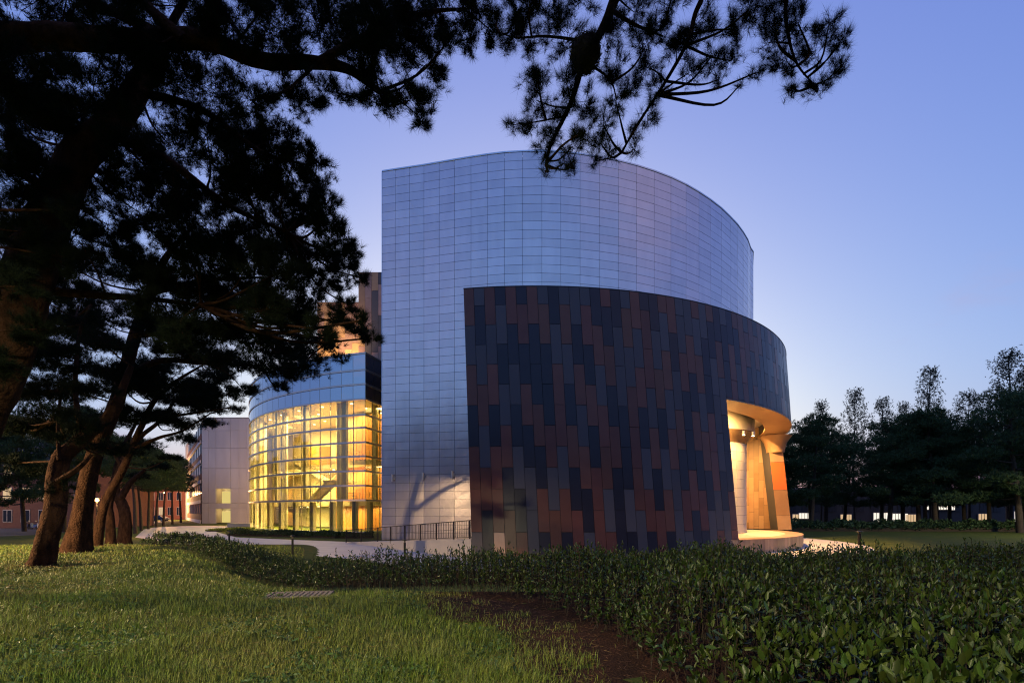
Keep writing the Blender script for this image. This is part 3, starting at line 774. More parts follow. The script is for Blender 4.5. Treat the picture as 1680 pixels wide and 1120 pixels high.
# ------------------------------------------------------------------ grey concrete building at left
cb_ = empty('concrete_building', (-60, 108, -1), 'grey board marked concrete building with two deep yellow lit openings', 'building')
FX0, FX1, FY = -65.8, -51.0, 106.0
ZC = EYE + 153 / F * FY
def fz(py): return EYE + (HOR - py) / F * FY
def fx(px): return (px - 840) / F * FY
ops = [(fx(354), fx(378), fz(825), fz(801)), (fx(354), fx(378), fz(857), fz(834))]
MB().prism([(FX0 + .05, FY + 2.6), (FX1, FY + 2.6), (FX1 + 4, FY + 46), (-98, 150)], -1.1, ZC - .1).build('building_core', M['conc'], cb_)
MB().prism([(FX0 + .02, FY - .02), (FX1, FY - .02), (FX1, FY + 2.7), (FX0 - 1.2, FY + 2.7)], ZC - .12, ZC + .08).build('roof_coping', M['kerb'], cb_)
colx = [FX0, fx(342), ops[0][0], ops[0][1], fx(392), fx(405), FX1]
rowz = [-1.05, ops[1][3], ops[0][2], ops[0][3], fz(768), fz(735), fz(706), ZC - .13]
for i in range(len(colx) - 1):
    for j in range(len(rowz) - 1):
        x0, x1, z0, z1 = colx[i], colx[i+1], rowz[j], rowz[j+1]
        if i == 2 and j in (0, 2): continue
        MB().box(((x0 + x1) / 2, FY + .15, (z0 + z1) / 2), (x1 - x0 - .05, .3, z1 - z0 - .05)).build('concrete_panel', M['conc'], cb_)
MB().box(((FX0 + FX1) / 2 - 0, FY + 2.45, (ZC - 1) / 2), (FX1 - FX0 - .3, .2, ZC + .6)).build('inner_wall', M['conc'], cb_)
for (x0, x1, z0, z1) in ops:
    MB().box((x0 + (x1 - x0) * .34, FY + 2.3, (z0 + z1) / 2 - .25), ((x1 - x0) * .68, .06, (z1 - z0) * .82)).build('window', M['lityel'], cb_)
    for x, w in ((x0 - .06, .1), (x1 + .06, .1)): MB().box((x, FY + 1.35, (z0 + z1) / 2), (w, 2.0, z1 - z0)).build('reveal', M['concw'], cb_)
    MB().box(((x0 + x1) / 2, FY + 1.35, z1 + .06), (x1 - x0, 2.0, .1)).build('lintel', M['concw'], cb_)
    lamp_light('opening_lamp', ((x0 * .6 + x1 * .4), FY + 1.2, z1 - .4), 45, (1, .75, .3), 'POINT', .3)
# side facade with ribbon windows
S0 = Vector((FX0 - .1, FY + .2, 0)); S1 = Vector((-98.2, 151, 0)); sd = (S1 - S0).normalized(); sn = Vector((-sd.y, sd.x, 0)); sn = sn if sn.x < 0 else -sn
for k in range(5):
    z0 = -1 + k * 4.25
    for z, h, m_, nm, o_ in ((z0 + .35, .7, 'conc', 'floor_band', .25), (z0 + 1.35, 1.3, 'brickd', 'spandrel', .12), (z0 + 3.1, 2.2, 'ribbon', 'ribbon_window', .02)):
        a = S0 + sn * o_; b = S1 + sn * o_
        MB().bar((a.x, a.y, z), (b.x, b.y, z), .2, h).build(nm, M[m_], cb_)
    for s in np.linspace(.04, .96, 10):
        p = S0 + (S1 - S0) * float(s) + sn * .16; MB().box((p.x, p.y, z0 + 3.1), (.12, .12, 2.18)).build('mullion', M['trim'], cb_)

# ------------------------------------------------------------------ far brick blocks and houses at left
def block(name, x0, x1, y, z1, m_, label, cat, rows, cols, lit, wm='ribbon', depth=14, roof=None, winw=.45, base=-1.0, seed=1, trim='trim'):
    root = empty(name, ((x0 + x1) / 2, y, base), label, cat); rr = random.Random(seed)
    MB().box(((x0 + x1) / 2, y + depth / 2, (z1 + base) / 2), (x1 - x0, depth, z1 - base)).build('wall', M[m_], root)
    if roof:
        m = MB(); e = .5; zc = z1 + .01
        m.add([(x0 - e, y - e, zc), (x1 + e, y - e, zc), (x1 + e, y + depth + e, zc), (x0 - e, y + depth + e, zc), (x0 + 2, y + depth / 2, z1 + roof), (x1 - 2, y + depth / 2, z1 + roof)], [(0, 1, 5, 4), (1, 2, 5), (2, 3, 4, 5), (3, 0, 4), (3, 2, 1, 0)])
        m.build('roof', M['tile'], root)
    else: MB().box(((x0 + x1) / 2, y + depth / 2, z1 + .15), (x1 - x0 + .3, depth + .3, .3)).build('parapet', M['trim'], root)
    fw = (x1 - x0) / cols; fh = (z1 - base) / rows
    for i in range(cols):
        for j in range(rows):
            cx = x0 + fw * (i + .5); cz = base + fh * (j + .55); w = fw * winw; h = fh * .5
            isl = rr.random() < lit
            wn_ = MB().box((cx, y - .02, cz), (w + .2, .12, h + .2)).build('window', M[trim], root)
            MB().box((cx, y - .1, cz), (w, .05, h)).build('pane', M['litwin'] if isl else M[wm], wn_)
            MB().box((cx, y - .13, cz), (.08, .06, h)).build('glazing_bar', M[trim], wn_)
    return root
block('brick_building', -118, -101, 158, 13, 'brick', 'far orange lit brick building beside the concrete building', 'building', 3, 6, .05, seed=3)
block('brick_hall', -138, -119, 150, 10, 'brick', 'far low brick hall behind the leaning pine row', 'building', 2, 6, .1, seed=4)
block('brick_house', -78, -64.5, 76, 9.2, 'brickd', 'dark brick house with lit windows behind the nearest left trunk', 'house', 3, 5, .4, roof=3.2, seed=9)
block('brick_villa', -101, -81, 82, 10.4, 'brickd', 'brick house with pale bay front at the left picture edge', 'house', 3, 5, .35, roof=3.4, seed=6)
road_lamp_later = (-112, 143)

# cars and scooters
def car(loc, rz, paint, label):
    root = empty('parked_car', loc, label, 'car', 'cars parked before the brick buildings', rz)
    sec = [(-2.1, .35, .62), (-2.05, .3, .85), (-1.1, .28, .93), (-.55, .28, 1.42), (.75, .28, 1.45), (1.35, .28, .98), (2.0, .3, .85), (2.1, .35, .6)]
    vs = []; n = len(sec)
    for s in (-1, 1):
        for x, zb, zt in sec:
            inn = .62 if zt > 1.2 else .84
            vs += [(x, s * .84, zb), (x, s * .86, min(zt, .9)), (x, s * inn, zt)]
    b = MB(); fs = []
    for i in range(n - 1):
        for s, o_ in ((0, 0), (1, 3 * n)):
            for k in range(2):
                q = (o_ + 3*i + k, o_ + 3*(i+1) + k, o_ + 3*(i+1) + k + 1, o_ + 3*i + k + 1); fs.append(q if s == 0 else q[::-1])
        fs.append((3*i + 2, 3*(i+1) + 2, 3*n + 3*(i+1) + 2, 3*n + 3*i + 2)); fs.append((3*n + 3*i, 3*n + 3*(i+1), 3*(i+1), 3*i))
    fs += [(0, 1, 2, 3*n + 2, 3*n + 1, 3*n), (3*(n-1), 3*n + 3*(n-1), 3*n + 3*n - 2, 3*n + 3*n - 1, 3*n - 1, 3*n - 2)]
    b.add(vs, fs); link('body', b.mesh('body', paint), root, False)
    for s in (-1, 1):
        m = MB(); m.hexa([(-.95, s*.83, .95), (1.15, s*.83, .95), (1.15, s*.85, .95), (-.95, s*.85, .95), (-.5, s*.66, 1.36), (.7, s*.66, 1.36), (.7, s*.68, 1.36), (-.5, s*.68, 1.36)])
        link('side_window', m.mesh('side_window', M['ribbon']), root, False)
        for x in (-1.3, 1.3):
            m = MB(); m.tube([(x, s * .72, .31), (x, s * .9, .31)], [.31, .31], 16); w = link('wheel', m.mesh('wheel', M['rubber']), root, False)
            m = MB(); m.tube([(x, s * .88, .31), (x, s * .915, .31)], [.19, .19], 12); link('rim', m.mesh('rim', M['steel']), w, False)
        link('headlight', MB().box((2.06, s * .6, .7), (.1, .35, .14)).mesh('headlight', M['coping']), root, False)
    return root
c0 = gp(262, 854.5); car((c0.x, c0.y, -.985), R(6), M['carw'], 'white car parked at the roadside before the brick wall')
c1 = gp(246, 855); car((c1.x, c1.y + 3, -.985), R(4), M['carb'], 'dark car parked behind the white car by the brick wall')
def scooter(loc, rz, paint, label):
    root = empty('scooter', loc, label, 'scooter', 'scooters parked across the road', rz); l = lambda nm, b, m_, p=root: link(nm, b.mesh(nm, m_), p, False)
    for x in (-.62, .62):
        v = MB()
        v.tube([(x, -.06, .27), (x, .06, .27)], [.27, .27], 14); l('wheel', v, M['rubber'])
    l('body', MB().hexa([(-.75, -.16, .4), (-.1, -.16, .3), (-.1, .16, .3), (-.75, .16, .4), (-.85, -.13, .72), (-.1, -.15, .68), (-.1, .15, .68), (-.85, .13, .72)]), paint)
    l('floorboard', MB().box((.12, 0, .3), (.5, .3, .08)), paint)
    l('leg_shield', MB().hexa([(.35, -.2, .3), (.45, -.18, .3), (.45, .18, .3), (.35, .2, .3), (.5, -.17, .9), (.56, -.15, .9), (.56, .15, .9), (.5, .17, .9)]), paint)
    l('seat', MB().box((-.45, 0, .78), (.72, .26, .11)), M['seatb'])
    l('fork', MB().tube([(.62, 0, .27), (.48, 0, .98)], [.035, .03], 8), M['steel'])
    l('handlebar', MB().tube([(.44, -.33, 1.02), (.48, 0, .98), (.44, .33, 1.02)], [.02, .02, .02], 8), M['iron'])
    l('headlight', MB().box((.57, 0, .88), (.06, .16, .12)), M['coping'])
    for s in (-1, 1): l('mirror', MB().box((.42, s * .36, 1.2), (.03, .12, .09)), M['steel'])
    return root
for i, ((px, Y), p_, lb) in enumerate((((44, 72), 'carb', 'dark scooter farthest left of three across the road'), ((56, 71), 'bluep', 'blue scooter in the middle of three across the road'), ((68, 70), 'carw', 'pale scooter half behind the nearest left pine trunk'))):
    scooter(((px - 840) / F * Y, Y, -1.0), R(150 + 12 * i), M[p_], lb)

# ------------------------------------------------------------------ street lamps
def street_lamp(loc, h, label, energy, kind='POINT', size=.12, spot=160):
    x, y, z = loc
    root = empty('street_lamp', loc, label, 'street lamp', 'street lamps')
    MB().tube([(x, y, z - .1), (x, y, z + h)], [.07, .05], 10).build('pole', M['iron'], root)
    MB().cyl((x, y, z - .05), .13, .3, 12, .09).build('base', M['iron'], root)
    MB().lathe((x, y, z + h), [(.0, .44), (.26, .36), (.27, .33), (.06, .30)], 18).build('cap', M['iron'], root)
    MB().lathe((x, y, z + h), [(.05, .0), (.13, .06), (.16, .17), (.12, .27), (.03, .3)], 18).build('globe', M['lamp'], root, True)
    o = lamp_light('street_lamp_light', (x, y, z + h - .22), energy, (1, .50, .18), kind, size, (0, 0, 0), spot, .5)
    return root
p = at(159, 820, 46); g0 = float(ground(p.x, p.y))
street_lamp((p.x, p.y, g0), p.z - g0 - .15, 'lit orange street lamp shining between the two thick left trunks', 2500)
def road_lamp(loc, h, label, energy, col=(1, .62, .28), blend=.2, size=.12):
    """tall lamp whose head shields all light above the horizontal"""
    x, y, z = loc
    root = empty('street_lamp', loc, label, 'street lamp', 'street lamps')
    MB().tube([(x, y, z - .1), (x, y, z + h + .3)], [.09, .06], 10).build('pole', M['iron'], root)
    MB().lathe((x, y, z + h), [(.0, .3), (.42, .22), (.45, .06), (.40, .05), (.38, .12), (.0, .14)], 18).build('hood', M['iron'], root)
    MB().cyl((x, y, z + h + .07), .3, .05, 16).build('lens', M['lamp'], root)
    return lamp_light('street_lamp_light', (x, y, z + h + .02), energy, col, 'SPOT', size, (0, 0, 0), 178, blend)
road_lamp((-24.5, 11, 0), 6.3, 'tall hooded street lamp at the roadside, left of the picture', 72000, (1, .70, .36), .37)
road_lamp((-5, -4, 0), 7.0, 'tall hooded street lamp behind the viewpoint', 12500, (1, .86, .52))
street_lamp((-47.5, 92, -1), 5.5, 'added globe lamp hidden behind the glass foyer, brightening the concrete building', 13000)  # hidden lamp added to brighten the concrete building
road_lamp((60, 44, -1), 8.5, 'added hooded lamp out of view at right, brightening the lawn', 15000, (1, .82, .45), .3, .5)  # lamp added out of view to brighten the right lawn
road_lamp((-80, 64, -1), 9.0, 'tall hooded street lamp before the brick houses', 11000, (1, .62, .32), .3)
street_lamp((-96, 138, -1), 7.5, 'globe street lamp lighting the brick building orange', 42000)

# ------------------------------------------------------------------ pines
def tufts_arrays(P, A, n, Lg, w, rng, spread=.75):
    """n needles per tuft round axis A"""
    N = len(P); P = np.repeat(P, n, 0); A = np.repeat(A, n, 0); Lg = np.repeat(np.broadcast_to(Lg, N), n) * rng.uniform(.65, 1.1, N * n)
    D = A + spread * rng.normal(0, 1, (N * n, 3)) * .75; D /= np.linalg.norm(D, axis=1)[:, None] + 1e-9
    S = np.cross(D, rng.normal(0, 1, (N * n, 3))); S /= np.linalg.norm(S, axis=1)[:, None] + 1e-9
    s = P - A * rng.uniform(0, .06, (N * n, 1))
    v = np.stack([s - S * w, s + S * w, s + D * Lg[:, None]], 1).reshape(-1, 3)
    return v, np.arange(N * n * 3).reshape(-1, 3)

def twig_arrays(a, b, w):
    """thin three-sided twigs from a to b"""
    d = b - a; ref = RNG.normal(0, 1, d.shape); s = np.cross(d, ref); s /= np.linalg.norm(s, axis=1)[:, None] + 1e-9
    u = np.cross(d, s); u /= np.linalg.norm(u, axis=1)[:, None] + 1e-9
    w = np.asarray(w).reshape(-1, 1)
    o = [a + s * w, a - s * w * .5 + u * w * .87, a - s * w * .5 - u * w * .87]
    v = np.stack(o + [b + (q - a) * .4 for q in o], 1).reshape(-1, 3); k = np.arange(len(a))[:, None] * 6
    f = np.concatenate([k + np.array([[0, 1, 4, 3]]), k + np.array([[1, 2, 5, 4]]), k + np.array([[2, 0, 3, 5]])], 0)
    return v, f

def pine(name, label, group, trunk, rad, limbs, blobs, Lg, nneed, dens, w, flat=.5, sides=14, ndl='needle', seed=1, spread=.75, rough=.07):
    """trunk: world points; limbs: list of (points, r0, r1); blobs: list of (centre, radius[, flat])"""
    rng = np.random.default_rng(seed); base = Vector(trunk[0])
    root = empty(name, tuple(base), label, 'pine tree', group)
    tp = catmull(trunk, 7); tr = np.interp(np.linspace(0, 1, len(tp)), np.linspace(0, 1, len(rad)), rad)
    tr[:5] *= np.array([1.28, 1.12, 1.05, 1.02, 1.0])
    v, f = tube_arrays(tp, tr, sides, rough, rng); link('trunk', npmesh('trunk', v, f, M['bark'], True), root)
    skel = [tp[len(tp)//3:]]
    for pts, r0, r1 in limbs:
        lp = catmull(pts, 6); v, f = tube_arrays(lp, np.linspace(r0, r1, len(lp)), 9, .06, rng)
        link('limb', npmesh('limb', v, f, M['bark'], True), root); skel.append(lp)
    SK = np.concatenate(skel); V = []; Fq = []; nv = 0; tv = []; tf = []; nt_ = 0
    for bl in blobs:
        c, r = np.array(bl[0], float), bl[1]; fl = bl[2] if len(bl) > 2 else flat; dm = bl[3] if len(bl) > 3 else 1
        q = SK[np.argmin(np.linalg.norm(SK - c, axis=1) + .6 * np.maximum(0, SK[:, 2] - c[2]))]
        if np.linalg.norm(q - c) > .25:      # a branch out to this pad
            mid = (q + c) / 2 + np.array([0, 0, -.08 * np.linalg.norm(q - c)]) + rng.normal(0, .06 * np.linalg.norm(q - c), 3)
            lp = catmull([q, mid, c], 5); r0 = min(.07, .010 + .011 * np.linalg.norm(q - c)) * max(1, r ** .5)
            v, f = tube_arrays(lp, np.linspace(r0, r0 * .35, len(lp)), 6, .05, rng); tv.append(v); tf.append(f + nt_); nt_ += len(v)
        ns = max(9, int(26 * r ** .8)); e = rng.normal(0, 1, (ns, 3)); e /= np.linalg.norm(e, axis=1)[:, None]; e *= rng.uniform(.55, 1.05, (ns, 1)) ** .7
        e[:, 2] *= fl; E_ = c + e * r; st = c + e * r * .12 + rng.normal(0, .05 * r, (ns, 3))
        v, f = twig_arrays(st, E_, np.full(ns, max(.0035, .0075 * r))); tv.append(v); tf.append(f + nt_); nt_ += len(v)
        n = int(dens * r * r * 2.1 * dm); k = rng.integers(0, ns, n); t = rng.uniform(.2, 1, n) ** .7
        P = st[k] + (E_[k] - st[k]) * t[:, None] + rng.normal(0, .10 * r, (n, 3)) * np.array([1, 1, .5 + .5 * fl])
        A = (E_[k] - st[k]); A /= np.linalg.norm(A, axis=1)[:, None] + 1e-9; A = A * .55 + np.array([0, 0, .55]) + rng.normal(0, .3, (n, 3)); A /= np.linalg.norm(A, axis=1)[:, None]
        v, f = tufts_arrays(P, A, nneed, np.full(n, Lg), w, rng, spread); V.append(v); Fq.append(f + nv); nv += len(v)
    if tv: link('twigs', npmesh('twigs', np.concatenate(tv), np.concatenate(tf), M['bark'], True), root)['kind'] = 'stuff'
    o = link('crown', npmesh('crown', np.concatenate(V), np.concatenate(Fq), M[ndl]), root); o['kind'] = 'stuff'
    return root

def pp(lst, Y, dy=0):      # pixel path -> world points, depth drifting by dy
    n = max(1, len(lst) - 1)
    return [tuple(at(x, y, Y + dy * i / n)) for i, (x, y) in enumerate(lst)]
def fill(n, x0, x1, y0, y1, r0, r1, seed):
    q = random.Random(seed); return [(q.uniform(x0, x1), q.uniform(y0, y1), q.uniform(r0, r1), .3) for _ in range(n)]
def pb(lst, Y, jit=1.0, fl=None):
    out = []
    for i, q in enumerate(lst):
        x, y, r = q[:3]; yy = Y + jit * math.sin(i * 2.4) ; out.append((tuple(at(x, y, yy)), r / F * yy) + ((q[3],) if len(q) > 3 else ((fl,) if fl else ())))
    return out

# overhanging near limb: a pine standing left of the camera, out of the picture
tz = float(ground(-10.6, 6.5))
pine('pine_tree', 'pine reaching in from the left edge with a thick horizontal limb across the top', 'pines on the lawn',
     [(-10.6, 6.5, tz - .1), (-10.4, 6.7, 3), (-10.0, 7.2, 6.2), (-9.4, 7.6, 9.0), (-8.6, 8, 11)], [.42, .36, .3, .24, .12],
     [([(-10.05, 7.2, 6.2)] + pp([(-120, 88), (60, 62), (200, 68), (331, 66), (429, 100), (514, 103), (571, 114), (622, 150)], 8, .3), .24, .05),
      (pp([(300, 66), (240, 10), (170, -60)], 8, -.4), .1, .04), (pp([(520, 104), (600, 60), (700, 22), (760, 15)], 8.1, .2), .07, .02)],
     pb([(20, 20, 85), (110, -5, 80), (200, 25, 85), (290, 10, 80), (380, 30, 80), (460, 45, 75), (540, 30, 80), (600, 75, 70), (650, 50, 70), (700, 105, 48), (672, 165, 44), (690, 195, 26), (620, 140, 55), (540, 150, 40), (480, 160, 45), (410, 165, 50), (330, 140, 75), (240, 130, 70), (150, 140, 75), (60, 140, 75), (-10, 120, 80), (30, 380, 48), (95, 420, 46), (30, 470, 44), (60, 540, 44), (5, 590, 40), (120, 345, 40), (720, 20, 60), (780, 10, 45), (770, 60, 30), (810, 55, 25), (735, 70, 22), (460, -20, 80), (620, -20, 80)], 8, .7) + [((-6, 5, 10.5), 2, .45, .09), ((-3, 6, 11.5), 2.2, .45, .09), ((-9, 4, 11), 2.2, .45, .09), ((-5, 2, 11), 2.2, .45, .09)],  # last pads: unseen crown added overhead to block the sky
     .16, 25, 600, .0024, .8, seed=2, spread=.9)
# leaning near trunk
pine('pine_tree', 'thick dark trunk leaning right from the left picture edge', 'pines on the lawn',
     [(-11.6, 9.3, float(ground(-11.6, 9.3)) - .1), (-11.0, 9.3, 1.6), (-10.1, 9.3, 3.2)] + pp([(8, 570), (36, 486), (62, 410), (90, 340), (131, 255), (189, 200), (232, 135), (270, 60)], 9.2, .4), [.52, .47, .44, .43, .40, .37, .33, .29, .24, .2, .12],
     [(pp([(36, 470), (110, 480), (240, 490), (330, 500)], 9.3, .8), .1, .03), (pp([(170, 215), (270, 260), (350, 320), (400, 350), (470, 380)], 9.5, .8), .09, .03), (pp([(100, 330), (60, 300), (10, 270), (-40, 250)], 9.2, -.5), .12, .04), (pp([(225, 150), (330, 180), (430, 250), (500, 270)], 9.5, .6), .08, .02)],
     pb([(20, 240, 75), (90, 225, 60), (60, 300, 65), (10, 360, 60), (150, 290, 60), (215, 260, 60), (280, 240, 60), (340, 225, 60), (400, 240, 60), (455, 225, 50), (480, 270, 50), (515, 300, 38), (420, 310, 65), (350, 320, 60), (500, 345, 50), (530, 365, 30), (450, 390, 60), (380, 400, 65), (300, 370, 65), (230, 350, 60), (555, 395, 40), (520, 430, 50), (560, 440, 34), (450, 450, 60), (370, 470, 60), (290, 450, 60), (220, 430, 50), (500, 480, 45), (430, 510, 50), (180, 370, 50), (340, 520, 55), (130, 395, 45), (556, 470, 22), (250, 500, 45), (560, 520, 28), (585, 535, 28), (520, 540, 34), (610, 555, 18), (30, 180, 70), (100, 200, 60), (180, 200, 60), (20, 430, 45), (110, 460, 40), (300, 310, 60), (400, 290, 55), (465, 330, 50), (330, 430, 60), (410, 430, 55), (480, 410, 45), (300, 550, 50), (400, 545, 45), (470, 520, 40), (540, 330, 26), (575, 415, 26), (520, 260, 30), (590, 455, 20), (570, 500, 24), (600, 525, 16), (260, 300, 50)], 10, 1.2) + [((-8, 9, 13), 2.2, .45, .09), ((-5, 10, 14), 2.2, .45, .09), ((-11, 8, 13), 2.2, .45, .09)],  # closing pads sit above the view, added to shade the ground below
     .17, 23, 520, .003, .75, seed=3, spread=.9)

# the row of pines standing on the lawn
def gz(px, py, Y): x = (px - 840) / F * Y; return (x, Y, float(ground(x, Y)) - .12)
pine('pine_tree', 'bent pine lit orange at its foot, nearest the left edge', 'pines on the lawn',
     [gz(66, 928, 14.6)] + pp([(78, 880), (91, 826), (93, 785), (100, 752), (118, 734), (150, 706), (185, 672), (215, 600)], 14.6, .8), [.32, .27, .265, .255, .235, .21, .18, .14, .08],
     [(pp([(94, 790), (128, 768), (150, 745)], 14.6, .3), .09, .05), (pp([(140, 715), (128, 680), (124, 620), (132, 540), (150, 500)], 14.8, .6), .09, .03), (pp([(97, 755), (95, 700), (100, 640)], 14.7, .3), .06, .03)],
     pb([(40, 560, 60, .4), (100, 585, 55, .35), (170, 560, 50, .35), (20, 640, 55, .35), (80, 650, 50, .35), (150, 640, 45, .35), (40, 700, 45, .35), (110, 715, 35, .35), (20, 760, 30, .4), (70, 770, 28, .5), (60, 480, 50, .4), (130, 500, 50, .4), (100, 800, 20, .8)] + fill(14, 0, 190, 500, 735, 34, 52, 81), 15.5, 1.8),
     .22, 22, 170, .0035, .4, seed=4)
pine('pine_tree', 'thickest pine with flared foot, second from the left', 'pines on the lawn',
     [gz(124, 904, 19.6)] + pp([(134, 846), (146, 776), (164, 722), (190, 662), (205, 610), (220, 555), (240, 495), (262, 440), (285, 405), (318, 370)], 19.6, .8), [.52, .34, .29, .27, .25, .235, .22, .19, .14, .09, .04],
     [(pp([(200, 625), (260, 592), (340, 596), (430, 600)], 19.6, -1), .15, .04), (pp([(222, 550), (320, 540), (450, 545), (560, 560)], 19.6, -1.5), .14, .04), (pp([(245, 480), (340, 460), (430, 455)], 19.8, .5), .14, .04), (pp([(215, 575), (150, 540), (90, 530)], 19.8, 1), .13, .04)],
     pb([(300, 585, 50, .3), (360, 590, 50, .3), (420, 600, 48, .3), (470, 610, 38, .35), (510, 590, 35, .3), (530, 560, 36, .35), (480, 560, 48, .35), (420, 550, 50, .3), (350, 545, 55, .3), (280, 540, 50, .3), (460, 635, 24, .4), (400, 640, 30, .3), (330, 490, 60, .35), (410, 490, 60, .4), (480, 510, 50, .4), (240, 450, 55, .35), (170, 440, 60, .35), (90, 530, 60, .35), (160, 520, 50, .35), (120, 420, 60, .35), (60, 400, 50, .35), (560, 590, 20, .4)] + fill(22, 90, 500, 470, 640, 36, 54, 82), 19, 2.0),
     .26, 20, 125, .0052, .35, seed=5)
pine('pine_tree', 'slim leaning pine third from the left, before the street lamp', 'pines on the lawn',
     [gz(157, 890, 23.9)] + pp([(168, 840), (178, 812), (200, 774), (216, 735), (232, 700), (252, 660), (285, 628), (330, 600)], 23.9, .6), [.24, .185, .175, .165, .15, .13, .11, .08, .04],
     [(pp([(215, 738), (260, 718), (300, 706), (345, 678)], 24, .5), .1, .03), (pp([(240, 690), (300, 680), (380, 668)], 24, -.5), .09, .03)],
     pb([(270, 650, 42, .3), (320, 640, 45, .3), (370, 645, 34, .3), (390, 672, 16, .4), (330, 668, 40, .3), (280, 690, 34, .3), (340, 694, 26, .3), (230, 625, 45, .3), (180, 610, 50, .3), (120, 640, 40, .3), (300, 720, 26, .3), (250, 600, 45, .3)] + fill(14, 170, 370, 600, 690, 28, 42, 83), 24.5, 2),
     .28, 20, 120, .006, .3, seed=6)
pine('pine_tree', 'mossy trunk fourth from the left, leaning over the lawn edge', 'pines on the lawn',
     [gz(182, 880, 29)] + pp([(181, 850), (179, 828), (190, 790), (205, 750), (232, 715), (262, 690), (300, 640)], 29, .5), [.27, .21, .195, .18, .16, .13, .1, .05],
     [(pp([(200, 765), (180, 730), (165, 690)], 29, .5), .12, .05)],
     pb([(200, 690, 34, .3), (250, 680, 36, .3), (300, 700, 30, .3), (240, 730, 28, .3), (160, 680, 34, .3), (280, 750, 22, .3)], 30, 2),
     .32, 14, 60, .008, .3, seed=7)
pine('pine_tree', 'short thick trunk bowing left at the corner of the lawn', 'pines on the lawn',
     [gz(203, 868, 36)] + pp([(206, 850), (200, 826), (190, 806), (192, 770), (205, 730), (225, 690)], 36, .5), [.46, .36, .33, .28, .22, .16, .08],
     [(pp([(197, 818), (215, 790), (238, 770)], 36, .5), .25, .1)],
     pb([(210, 740, 26, .3), (260, 765, 22, .3), (180, 740, 24, .3), (230, 780, 20, .3)], 37, 2),
     .35, 14, 50, .01, .3, seed=8)

# the branch hanging in from above, from a pine behind the camera
tz = float(ground(2.6, -2.2))
HB = 6.2
pine('pine_tree', 'pine branch hanging in at the top centre from a tree above the camera', 'pines on the lawn',
     [(2.6, -2.2, tz - .1), (2.5, -2.1, 3), (2.3, -1.6, 6.5), (2.1, -.6, 9.2), (2, .4, 11)], [.36, .3, .26, .18, .08],
     [([(2.3, -1.6, 6.6), (2.2, .8, 8.2), (1.9, 3.5, 8.9)] + pp([(1030, -60), (1008, 0), (990, 45), (958, 100), (938, 165), (905, 235), (895, 270)], HB, .3), .1, .012),
      (pp([(1022, -40), (1085, -60), (1150, -20), (1140, 25), (1125, 75), (1085, 145), (1045, 205), (1020, 250)], HB, .3), .045, .008),
      (pp([(1085, -60), (1200, -80), (1280, -30), (1290, 40), (1305, 100), (1335, 140)], HB, .5), .045, .008),
      (pp([(1000, 15), (1040, 40), (1088, 60)], HB, .2), .03, .01), (pp([(975, 70), (900, 60), (850, 62), (820, 55)], HB, .1), .02, .006), (pp([(958, 100), (1000, 130), (1012, 165)], HB, .2), .018, .006), (pp([(930, 190), (880, 200), (840, 205)], HB, .2), .012, .004)],
     pb([(900, 25, 40), (860, 60, 42), (880, 110, 40), (850, 20, 35), (930, 60, 42), (990, 60, 40), (1040, 20, 40), (1060, 75, 34), (1010, 110, 38), (1060, 110, 30), (930, 140, 38), (880, 165, 34), (850, 200, 22), (910, 205, 36), (960, 170, 34), (1010, 165, 28), (895, 245, 24), (940, 240, 28), (985, 235, 22), (975, 265, 16), (895, 280, 12), (925, 268, 18), (1080, 140, 26), (1060, 185, 26), (1035, 220, 20), (1110, 80, 34), (1130, 120, 24), (1150, 30, 40), (1170, 90, 30), (1180, 130, 16), (1210, 50, 36), (1230, 15, 40), (1260, 70, 32), (1240, 120, 18), (1215, 140, 10), (1290, 100, 34), (1310, 40, 40), (1340, 85, 34), (1300, 140, 20), (1340, 140, 24), (1365, 120, 22), (1360, 40, 28), (1375, 70, 16), (1290, 0, 40), (1100, 0, 40), (960, 0, 40), (870, -10, 40), (840, 60, 30), (815, 25, 30), (990, 205, 26), (1030, 145, 24), (1075, 40, 30), (1130, 50, 30), (1200, 100, 24), (1270, 30, 34), (1385, 60, 20), (1380, 110, 18), (960, 215, 24), (870, 215, 20), (1000, 250, 18), (1040, 245, 14), (940, 275, 18)], HB, .35) + [((0, 2, 10.5), 2.2, .45, .09), ((3.5, 3, 11), 2.2, .45, .09), ((-2, 0, 11), 2.2, .45, .09), ((4, -2, 11), 2.2, .45, .09), ((1, -4, 10), 2.2, .45, .09), ((6.5, 1, 11), 2.2, .45, .09), ((7, -3, 11), 2.2, .45, .09)],  # final pads: unseen canopy over the camera, added to dim sky light
     .135, 30, 640, .0013, .95, seed=9, spread=1.0)
ns_ = at(960, 88, HB - .1)
nest = empty('bird_nest', tuple(ns_), 'dark round clump of twigs lodged in the hanging pine branch', 'nest')
rn_ = np.random.default_rng(4); d = rn_.normal(0, 1, (900, 3)); d /= np.linalg.norm(d, axis=1)[:, None]; e = rn_.normal(0, 1, (900, 3)); e -= d * (d * e).sum(1)[:, None]; e /= np.linalg.norm(e, axis=1)[:, None]
rr_ = .19 * rn_.uniform(.6, 1, (900, 1)); cN = np.array(tuple(ns_)) + d * rr_ * np.array([1, 1, 1.15])
v, f = twig_arrays(cN - e * .09, cN + e * .09, np.full(900, .004)); o = link('twigs', npmesh('twigs', v, f, M['barkd']), nest); o['kind'] = 'stuff'
u = MB(); prof = [(max(.001, .17 * math.sin(t) * (1 + .1 * math.sin(5 * t))), -.2 * math.cos(t)) for t in np.linspace(0, math.pi, 10)]; u.lathe(tuple(ns_), prof, 14).build('core', M['barkd'], nest, True)

